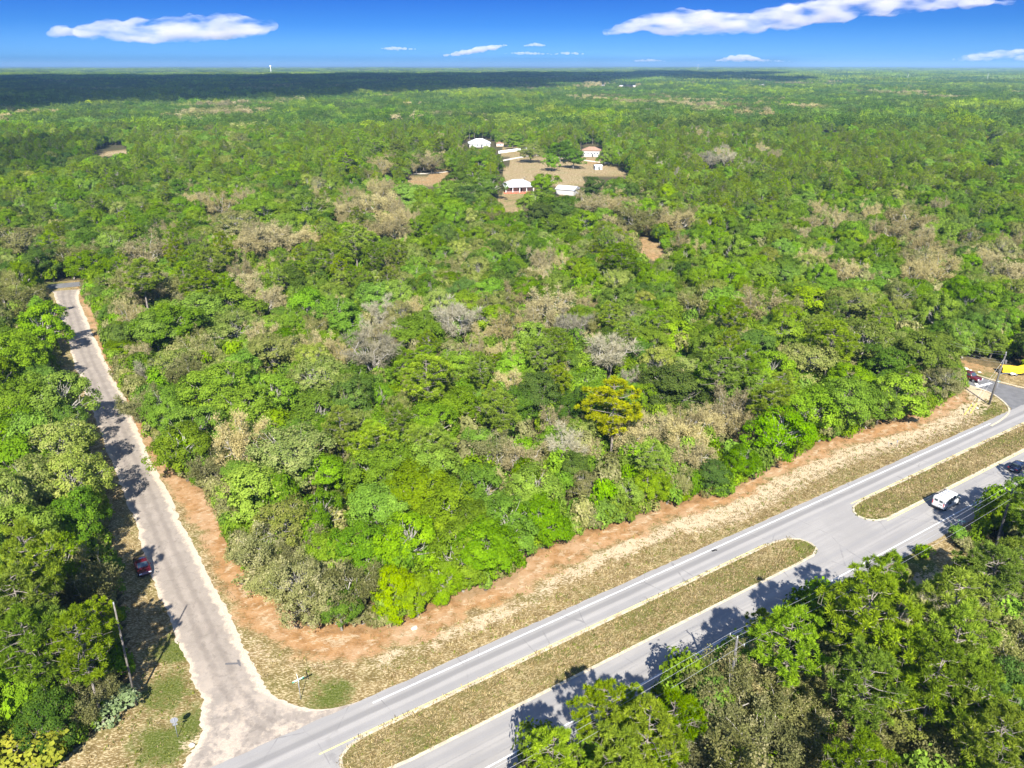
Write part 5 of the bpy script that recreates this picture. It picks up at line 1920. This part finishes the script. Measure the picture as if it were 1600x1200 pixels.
# ------------------------------------------------------------------ houses
M['roof_white'] = plain('white_metal_roof', (0.42, 0.43, 0.44), 0.5, 0.0, 0.04, 0.3)
M['roof_brown'] = plain('brown_shingle_roof', (0.22, 0.13, 0.085), 0.9, var=0.25, scale=1.5)
M['roof_grey'] = plain('grey_roof', (0.36, 0.36, 0.36), 0.8, var=0.15, scale=1.0)
M['wall_white'] = plain('white_siding', (0.33, 0.32, 0.30), 0.8, var=0.06)
M['wall_tan'] = plain('tan_stucco', (0.45, 0.36, 0.28), 0.9, var=0.1)
t = NT('red_brick')
br = t.n('ShaderNodeTexBrick')
br.inputs['Color1'].default_value = (0.36, 0.085, 0.040, 1)
br.inputs['Color2'].default_value = (0.27, 0.060, 0.032, 1)
br.inputs['Mortar'].default_value = (0.40, 0.33, 0.28, 1)
br.inputs['Scale'].default_value = 4.0
t.l(t.coord(), br.inputs['Vector'])
M['brick'] = t.bsdf(br.outputs[0], 0.9)
M['path_red'] = plain('red_brick_paving', (0.30, 0.115, 0.07), 0.9, var=0.25, scale=2)


def house(name, label, loc, rz, w, d, h, rise, roof, wall, style='hip', over=0.6, wins=3, door=True, porch=0.0, cat='house', roof2=None):
    root = empty(name, tuple(loc), rz)
    tag(root, label, cat, 'houses among the trees')
    T = .22
    mb = MB()
    mb.box((0, -d / 2 + T / 2, h / 2), (w, T, h)).box((0, d / 2 - T / 2, h / 2), (w, T, h))
    mb.box((-w / 2 + T / 2, 0, h / 2), (T, d - 2 * T, h)).box((w / 2 - T / 2, 0, h / 2), (T, d - 2 * T, h))
    mb.build('wall', wall, root)
    a, b = w / 2 + over, d / 2 + over
    y0 = -b - porch
    ins = min(a, b) * (0.95 if style == 'hip' else 0.0)
    V = [(-a, y0, h - .15 * (porch > 0)), (a, y0, h - .15 * (porch > 0)), (a, b, h), (-a, b, h), (-a + ins, 0, h + rise), (a - ins, 0, h + rise)]
    V2 = [(x_, y_, z_ + .14) for x_, y_, z_ in V]
    F = [(0, 1, 5, 4), (1, 2, 5), (2, 3, 4, 5), (3, 0, 4)]
    Fb = [tuple(i for i in reversed(f_)) for f_ in F] + [tuple(i + 6 for i in f_) for f_ in F]
    Fb += [(i, (i + 1) % 4, (i + 1) % 4 + 6, i + 6) for i in range(4)]
    rf = MB().add(V + V2, Fb).build('roof', roof, root)
    rd = MB()
    nr = max(4, int(w / 1.6))
    for i in range(1, nr):
        x_ = -a + 2 * a * i / nr
        zt = h + rise * min(1.0, (a - abs(x_)) / ins) if ins > 0 else h + rise
        yt = -b * (1 - min(1.0, (a - abs(x_)) / ins)) if ins > 0 else 0
        y_s = y0
        rd.tube([(x_, y_s, h + .16 - .15 * (porch > 0)), (x_, yt, zt + .16)], .05, 4)
    if roof is not M['roof_brown']:
        rd.build('seam', roof, rf)
    if wins:
        for i in range(wins):
            x_ = -w / 2 + w * (i + .75) / (wins + .5)
            fr = MB().box((x_, -d / 2 - .03, h * .55), (1.25, .08, 1.35)).build('window', M['white_flat'], root)
            MB().box((x_, -d / 2 - .075, h * .55), (1.05, .03, 1.15)).build('pane', M['glass'], fr)
            fr = MB().box((w / 2 + .03, -d / 4 + d / 2 * (i % 2), h * .55), (.08, 1.1, 1.2)).build('window', M['white_flat'], root) if i < 2 else None
            if fr:
                MB().box((w / 2 + .075, -d / 4 + d / 2 * (i % 2), h * .55), (.03, .9, 1.0)).build('pane', M['glass'], fr)
    if door:
        MB().box((w * .08, -d / 2 - .03, 1.05), (1.0, .08, 2.1)).build('door', M['trim'], root)
    if porch:
        for i in range(5):
            x_ = -w / 2 + w * i / 4
            MB().box((x_, -d / 2 - porch + .1, (h - .2) / 2), (.22, .22, h - .25)).build('porch_post', M['white_flat'], root)
        MB().box((0, -d / 2 - porch / 2, .12), (w, porch, .24)).build('porch_floor', M['path_red'], root)
    return root


q = at(809, 298)
root = house('brick_house', 'red brick house with a wide white metal roof and porch', q, R(8), 15.5, 10, 3.3, 2.9, M['roof_white'], M['brick'], 'hip', .7, 3, True, 2.6)
MB().box((-5.5, -10.0, .35), (7.5, .4, .7)).build('garden_wall', M['brick'], root)
MB().box((3.0, -10.4, .30), (7.0, .4, .6)).build('garden_wall', M['brick'], root)
mb = MB()
for i in range(5):
    mb.box((-1.5 + i * .9, -8.6 - i * .5, .05), (1.4, 1.2, .08), R(-20))
mb.build('garden_path', M['path_red'], root)
q = at(749, 229)
house('hip_roof_house', 'white house with a bright white hip roof beyond the field', q, R(6), 18, 13, 3.2, 3.4, M['roof_white'], M['wall_white'], 'hip', .8, 4)
q = at(792, 231)
house('low_shed', 'low tan-roofed outbuilding beside the white fence', (*at(786, 228)[:2], 0), R(4), 12, 8, 2.6, 1.0, M['roof_brown'], M['wall_tan'], 'gable', .4, 2, cat='shed')
q = at(924, 244)
house('two_storey_house', 'white house with a brown shingle roof at the field edge', q, R(-8), 13.5, 9.5, 4.6, 2.4, M['roof_brown'], M['wall_white'], 'hip', .6, 5)
q = at(887, 303)
house('metal_shed', 'white metal-roofed shed half hidden right of the brick house', q, R(-28), 10.5, 8, 2.8, 1.6, M['roof_white'], M['wall_white'], 'gable', .5, 0, False, cat='shed')
q = at(934, 265)
house('small_shed', 'small white shed on the right of the field', q, R(12), 5, 4, 2.4, .8, M['roof_white'], M['wall_white'], 'gable', .3, 1, cat='shed')
FARH = [(1292, 208, 17, 9, 'long white-roofed house among the right-hand woods', 10), (1440, 243, 12, 8, 'low white roof between oaks on the far right', -12), (1456, 196, 14, 9, 'pale roof in the gap before the dark right woods', 15),
        (1503, 222, 9, 6, 'small white roof under the yellow-green trees', -5), (760, 189, 13, 7, 'small white trailer home left of the centre woods', 20), (941, 136, 26, 10, 'white-roofed row house on the horizon, leftmost of three', 5),
        (968, 137, 20, 9, 'white-roofed row house on the horizon, middle of three', -4), (994, 137, 22, 9, 'white-roofed row house on the horizon, rightmost of three', 8), (1104, 137, 16, 9, 'pale far roof right of the horizon houses', 0),
        (1190, 135, 22, 10, 'white far roof right of centre near the horizon', 3)]
for k, (px, py, w, d, lab, rz) in enumerate(FARH):
    q = at(px, py)
    dist = math.hypot(q[0], q[1])
    house('far_house', lab, q, R(rz), w, d, 3.2 if dist < 900 else 4.6, 1.9, M['roof_grey'], M['wall_tan'], 'gable', .5, 2)

# white fence right of the hip-roofed house: panels and posts
M['vinyl'] = plain('white_vinyl', (0.76, 0.76, 0.75), 0.6, var=0.03)
a_, b_ = at(779, 240), at(823, 234)
root = empty('panel_fence', tuple(a_))
tag(root, 'white panel fence at the back of the field', 'fence')
L_ = np.hypot(*(b_ - a_)[:2])
n = max(4, int(L_ / 2.4))
az = math.atan2(b_[1] - a_[1], b_[0] - a_[0])
for i in range(n + 1):
    p = (b_ - a_) * i / n
    MB().box((p[0], p[1], 1.1), (.14, .14, 2.2), az).build('post', M['vinyl'], root)
    if i < n:
        c = (b_ - a_) * (i + .5) / n
        MB().box((c[0], c[1], 1.05), (L_ / n - .16, .05, 1.9), az).build('panel', M['vinyl'], root)

# driveway of the field
tag(world_strip('gravel_drive', [(1010, 262), (900, 249), (840, 243), (812, 246), (780, 252), (700, 268), (640, 272)], 4.5, plain('gravel', (.44, .40, .33), .95, var=.15, scale=.5), 0.0, 0.03), kind='structure')

# water tower and masts on the horizon
M['tower'] = plain('white_tower_paint', (0.72, 0.73, 0.74), 0.6, var=0.04, scale=.2)
q = at(424, 117.5)
root = empty('water_tower', tuple(q))
tag(root, 'white water tower standing above the shaded far woods', 'water tower')
MB().tube([(0, 0, 0), (0, 0, 12), (0, 0, 42), (0, 0, 48)], [3.4, 2.0, 1.8, 2.6], 12).build('stem', M['tower'], root, True)
rr = [(2.6, 48), (4.5, 49.5), (6, 52), (6.3, 54), (5.4, 56), (3.3, 57.3), (.6, 58)]
MB().loft([[(math.cos(a_) * r_, math.sin(a_) * r_, z_) for a_ in np.linspace(0, 2 * math.pi, 20, endpoint=False)] for r_, z_ in rr]).build('tank', M['tower'], root, True)
for (px, py, hh, lab) in ((1090, 113, 62, 'pale radio mast on the horizon right of centre'), (1417, 129, 30, 'thin mast over the right-hand woods'), (1541, 131, 34, 'thin leaning mast near the right edge of the woods')):
    q = at(px, py)
    root = empty('radio_mast', tuple(q))
    tag(root, lab, 'mast', 'masts over the woods')
    rad = 1.4 if hh > 40 else .45
    MB().tube([(0, 0, 0), (0, 0, hh * .6), (0, 0, hh)], [rad, rad * .8, rad * .5], 6).build('mast_tube', M['tower'], root)
    MB().box((0, 0, hh * .96), (rad * 3, rad * .6, rad * 1.4)).build('antenna', M['tower'], root)

# ------------------------------------------------------------------ grass tufts on the verges and medians
def tuft(seed, n, hgt, spread):
    r = np.random.default_rng(seed)
    a = r.uniform(0, 6.283, n)
    b0 = np.column_stack([r.normal(size=n) * spread * .4, r.normal(size=n) * spread * .4, np.zeros(n)])
    d = np.column_stack([np.cos(a) * .6, np.sin(a) * .6, r.uniform(.5, 1.1, n)])
    hh = hgt * r.uniform(.5, 1.2, n)
    wv = np.column_stack([-np.sin(a), np.cos(a), np.zeros(n)]) * .035
    p1 = b0 + d * hh[:, None]
    V = np.stack([b0 - wv, b0 + wv, p1 + wv * .4, p1 - wv * .4], 1).reshape(-1, 3)
    return V, r.random(n), r.random(n)


M['dry_blade'] = leaf_mat('dry_grass_blade', (0.11, 0.085, 0.032), (0.21, 0.165, 0.072), (0.33, 0.265, 0.14), 0.2, 0.04)
M['green_blade'] = leaf_mat('green_grass_blade', (0.06, 0.085, 0.014), (0.13, 0.155, 0.03), (0.17, 0.18, 0.05), 0.25, 0.06)
tm = [crown_mesh('tuft', tuft(500 + i, 9, .20, .34), M['dry_blade']) for i in range(3)] + [crown_mesh('tuft', tuft(510 + i, 9, .22, .34), M['green_blade']) for i in range(2)]
NT_ = 26000
ps = np.column_stack([rng.uniform(-45, 125, NT_), rng.uniform(-9.0, 13, NT_)])
x_, y_ = from_sn(ps[:, 0], ps[:, 1])
PT = np.column_stack([x_, y_])
inmed = (inside(ps, inset(MED_A, -.4)) & inside(ps, MED_A)) | (inside(ps, inset(MED_B, -.4)) & inside(ps, MED_B))
north = (ps[:, 1] > 1.15) & (~inside(PT, LITTER_P) | (~inside(PT, BLOCK) & (rng.random(NT_) < .16))) & (ps[:, 0] > -16)
sand_b = north & (dist_line(PT, poly_at(LITTER)) < 3.2) & (rng.random(NT_) < 0.6)
keep = (inmed | north) & ~sand_b
PT2, z2 = PT[keep], np.where(inmed[keep], 0.075, 0.0)
LE = np.column_stack([rng.uniform(-75, -20, 9000), rng.uniform(55, 190, 9000)])
lr = inside(LE, LEFT_B)
rd = inside(LE, np.concatenate([rL, rR[::-1]]))
sL, nL = sn(LE)
kl = ~lr & ~rd & (nL > 1.2) & ~inside(LE, LITTER_P) & ~inside(LE, BLOCK)
PT2 = np.concatenate([PT2, LE[kl]])
z2 = np.concatenate([z2, np.zeros(kl.sum())])
gi_ = np.zeros(len(PT2))
for (px, py, rad, a) in ((520, 1085, 3.2, 1.0), (495, 1060, 2.5, .5), (260, 1080, 4.5, 1.0), (285, 1010, 4.0, .9), (250, 1170, 4, .8), (300, 1130, 3, .8), (1350, 808, 4, .8), (1265, 856, 2.4, .9), (1535, 640, 5, .8)):
    c_ = at(px, py)
    gi_ = np.maximum(gi_, a * np.exp(-((PT2[:, 0] - c_[0]) ** 2 + (PT2[:, 1] - c_[1]) ** 2) / rad ** 2))
kk = np.where(rng.random(len(PT2)) < np.clip(gi_ * 1.2 + .12, 0, .9), rng.integers(3, 5, len(PT2)), rng.integers(0, 3, len(PT2)))
sc_ = rng.uniform(.6, 1.5, len(PT2))
o = mass('verge_grass', np.column_stack([PT2, z2]), rng.uniform(0, 6.28, len(PT2)), np.column_stack([sc_, sc_, sc_ * rng.uniform(.5, 1.0, len(PT2))]), kk, tm)
tag(o, 'dry tufted grass on the verges and medians', 'grass', kind='stuff')
# ------------------------------------------------------------------ clouds and air
def cloud(label, puffs, loc, voxel, dens, billow, rot=(0, 0, 0), seed=0, wisp=0.0):
    """Merged puffs (x, y, z, rx, ry, rz about loc) filled with an even scattering vapour."""
    bm = bmesh.new()
    for (x, y, z, rx, ry, rz) in puffs:
        bmesh.ops.create_icosphere(bm, subdivisions=3, radius=1.0, matrix=Matrix.Translation((x, y, z)) @ Matrix.Diagonal((rx, ry, rz, 1)))
    me = bpy.data.meshes.new('cloud')
    bm.to_mesh(me)
    bm.free()
    o = link('cloud', me, None, loc)
    o.rotation_euler = rot
    rm = o.modifiers.new('merge', 'REMESH')
    rm.mode = 'VOXEL'
    rm.voxel_size = voxel
    for k, (sc_, st_) in enumerate(((3.2, 1.0), (1.0, 0.5))):
        tx = bpy.data.textures.new('cloud_billow', 'CLOUDS')
        tx.noise_scale = billow * sc_
        tx.noise_depth = 4
        dm = o.modifiers.new('billow', 'DISPLACE')
        dm.texture = tx
        dm.strength = billow * st_
        dm.mid_level = 0.5
        dm.texture_coords = 'LOCAL'
    m = bpy.data.materials.new('cloud_vapour')
    m.use_nodes = True
    m.node_tree.nodes.clear()
    out = m.node_tree.nodes.new('ShaderNodeOutputMaterial')
    vo = m.node_tree.nodes.new('ShaderNodeVolumePrincipled')
    vo.inputs['Color'].default_value = (0.75, 0.72, 0.715, 1)
    if wisp:
        nt = m.node_tree
        tc = nt.nodes.new('ShaderNodeTexCoord')
        mp = nt.nodes.new('ShaderNodeMapping')
        mp.inputs['Scale'].default_value = (0.42 / wisp, 0.8 / wisp, 1.6 / wisp)
        nz = nt.nodes.new('ShaderNodeTexNoise')
        nz.inputs['Scale'].default_value = 1.0
        nz.inputs['Detail'].default_value = 5
        nz.inputs['Roughness'].default_value = 0.55
        mr = nt.nodes.new('ShaderNodeMapRange')
        mr.inputs['From Min'].default_value = 0.44
        mr.inputs['From Max'].default_value = 0.72
        mr.inputs['To Min'].default_value = 0.0
        mr.inputs['To Max'].default_value = dens * 1.15
        nt.links.new(tc.outputs['Object'], mp.inputs['Vector'])
        nt.links.new(mp.outputs[0], nz.inputs['Vector'])
        nt.links.new(nz.outputs['Fac'], mr.inputs['Value'])
        nt.links.new(mr.outputs[0], vo.inputs['Density'])
        m.cycles.volume_step_rate = 0.12
    vo.inputs['Density'].default_value = dens
    m.node_tree.links.new(vo.outputs[0], out.inputs['Volume'])
    me.materials.append(m)
    tag(o, label, 'cloud', 'white clouds')
    return o


def far_cloud(label, D, outline, seed, dens, depth=0.16):
    """A distant cloud: outline is a list of (x, y_top, y_bottom) pixels across it, at distance D."""
    r = np.random.default_rng(seed)
    O = np.array(outline, float)
    k = D * cp / FPX
    kz = D / FPX / 1.18
    x0, x1 = O[0, 0], O[-1, 0]
    px_w = x1 - x0
    puffs = []
    cx, cy = (x0 + x1) / 2, O[:, 2].mean()
    n = int(px_w / 7) + 8
    for i in range(n):
        x = x0 + px_w * (i + r.uniform(0, 1)) / n
        yt, yb = np.interp(x, O[:, 0], O[:, 1]), np.interp(x, O[:, 0], O[:, 2])
        th = yb - yt
        if th < 0.6:
            continue
        for j in range(2):
            rz = th * r.uniform(0.24, 0.42)
            zc = yb - rz - r.uniform(0, 1) * max(0, th - 2 * rz)
            rx = rz * r.uniform(1.3, 2.6)
            puffs.append(((x - cx) * k, r.uniform(-.5, .5) * depth * px_w * k * .5, (cy - zc) * kz, rx * k, rx * k, rz * kz))
    base = 66 + (100 - cy) * kz
    th_max = (O[:, 2] - O[:, 1]).max()
    return cloud(label, puffs, ((cx - 800) * k * 1.0, D, base), max(px_w * k / 170, 0.6 * k), dens, th_max * k * 0.24, seed=seed, wisp=th_max * k * 0.55 if th_max > 18 else 0.0)


far_cloud('long flat white cloud in the upper left sky', 36000, [(94, 50, 58), (110, 40, 60), (150, 38, 62), (180, 32, 67), (230, 27, 67), (290, 27, 67), (350, 21, 66),
          (400, 26, 60), (425, 30, 48), (434, 34, 42)], 1, 0.0016)
far_cloud('very long white cloud sloping up across the upper right sky', 36000, [(940, 48, 58), (960, 40, 57), (1000, 26, 52), (1040, 16, 57), (1080, 14, 58), (1110, 18, 57),
          (1170, 22, 54), (1230, 4, 46), (1300, -4, 36), (1400, -6, 24), (1500, -6, 14), (1570, 3, 10)], 2, 0.0016)
far_cloud('white cloud low over the horizon at the right edge', 52000, [(1484, 93, 96), (1510, 84, 96), (1550, 77, 96), (1600, 75, 97), (1660, 74, 98), (1720, 86, 97)], 3, 0.0014)
far_cloud('thin streaky white cloud rising to the right above the far woods', 52000, [(690, 86, 89), (715, 80, 88), (745, 73, 84), (770, 70, 79), (792, 69, 72)], 4, 0.0018)
far_cloud('small thin white cloud above the left of the streaky one', 52000, [(596, 75, 77), (615, 72, 79), (635, 74, 79), (652, 76, 78)], 5, 0.0018)
far_cloud('flat white cloudlet pair right of the streaky cloud', 52000, [(786, 83, 85), (815, 80, 86), (850, 82, 86), (862, 84, 86), (885, 80, 86), (905, 82, 86), (920, 84, 85)], 6, 0.0014)
far_cloud('tiny white cloudlet above the flat cloudlet pair', 52000, [(818, 71, 73), (835, 66, 73), (852, 70, 73)], 7, 0.0018)
far_cloud('low white cloud on the horizon, right of centre', 56000, [(1120, 93, 97), (1140, 86, 97), (1165, 84, 97), (1190, 92, 97), (1235, 95, 97)], 8, 0.0018)
far_cloud('faint low cloud on the horizon near the far white roofs', 56000, [(990, 94, 97), (1015, 91, 97), (1040, 95, 97)], 9, 0.002)


def shade_cloud(label, outline, alt, seed, dens, spacing, thick):
    """A cloud overhead, between the sun and the land that lies in its shade in the photograph."""
    r = np.random.default_rng(seed)
    G = poly_at(outline)
    lo, hi = G.min(0), G.max(0)
    xs, ys = np.meshgrid(np.arange(lo[0], hi[0], spacing), np.arange(lo[1], hi[1], spacing))
    P = np.column_stack([xs.ravel(), ys.ravel()]) + r.uniform(-.35, .35, (xs.size, 2)) * spacing
    P = P[inside(P, G)]
    P = P[(dist_line(P, G, True) > spacing * 1.1) | (r.random(len(P)) < 0.6)]
    t_ = alt / sd.z
    shift = np.array((sd.x * t_, sd.y * t_))
    c = P.mean(0)
    puffs = [(x - c[0], y - c[1], r.uniform(-.1, .3) * thick, spacing * r.uniform(.7, 1.0), spacing * r.uniform(.7, 1.0), thick * r.uniform(.5, .9)) for x, y in P]
    return cloud(label, puffs, (c[0] + shift[0], c[1] + shift[1], alt), spacing / 4, dens, spacing * 0.3)


shade_cloud('broad cloud overhead whose shadow darkens the far woods', [(-120, 182), (0, 181), (130, 178), (300, 175), (450, 169), (620, 158), (760, 143), (880, 134), (1000, 130),
            (1100, 126), (1240, 123), (1240, 119), (1050, 117), (800, 120), (400, 122), (0, 123), (-400, 124), (-400, 150)], 1500, 21, 0.010, 210, 330)
shade_cloud('small thin cloud overhead shading the woods on the left', [(-60, 250), (60, 240), (200, 244), (330, 262), (250, 285), (80, 280), (-60, 290)], 1400, 22, 0.010, 50, 75)
shade_cloud('narrow cloud overhead shading the woods right of centre', [(1010, 128), (1060, 131), (1200, 133), (1300, 130), (1200, 127)], 1500, 24, 0.012, 80, 160)

hz = MB().box((0, 0, 47.0), (76000, 76000, 98.0))
m = bpy.data.materials.new('haze_air')
m.use_nodes = True
m.node_tree.nodes.clear()
out = m.node_tree.nodes.new('ShaderNodeOutputMaterial')
vo = m.node_tree.nodes.new('ShaderNodeVolumePrincipled')
vo.inputs['Color'].default_value = (0.22, 0.39, 0.60, 1)
vo.inputs['Density'].default_value = 0.00009
m.node_tree.links.new(vo.outputs[0], out.inputs['Volume'])
hz_o = hz.build('haze', m)
tag(hz_o, kind='stuff')
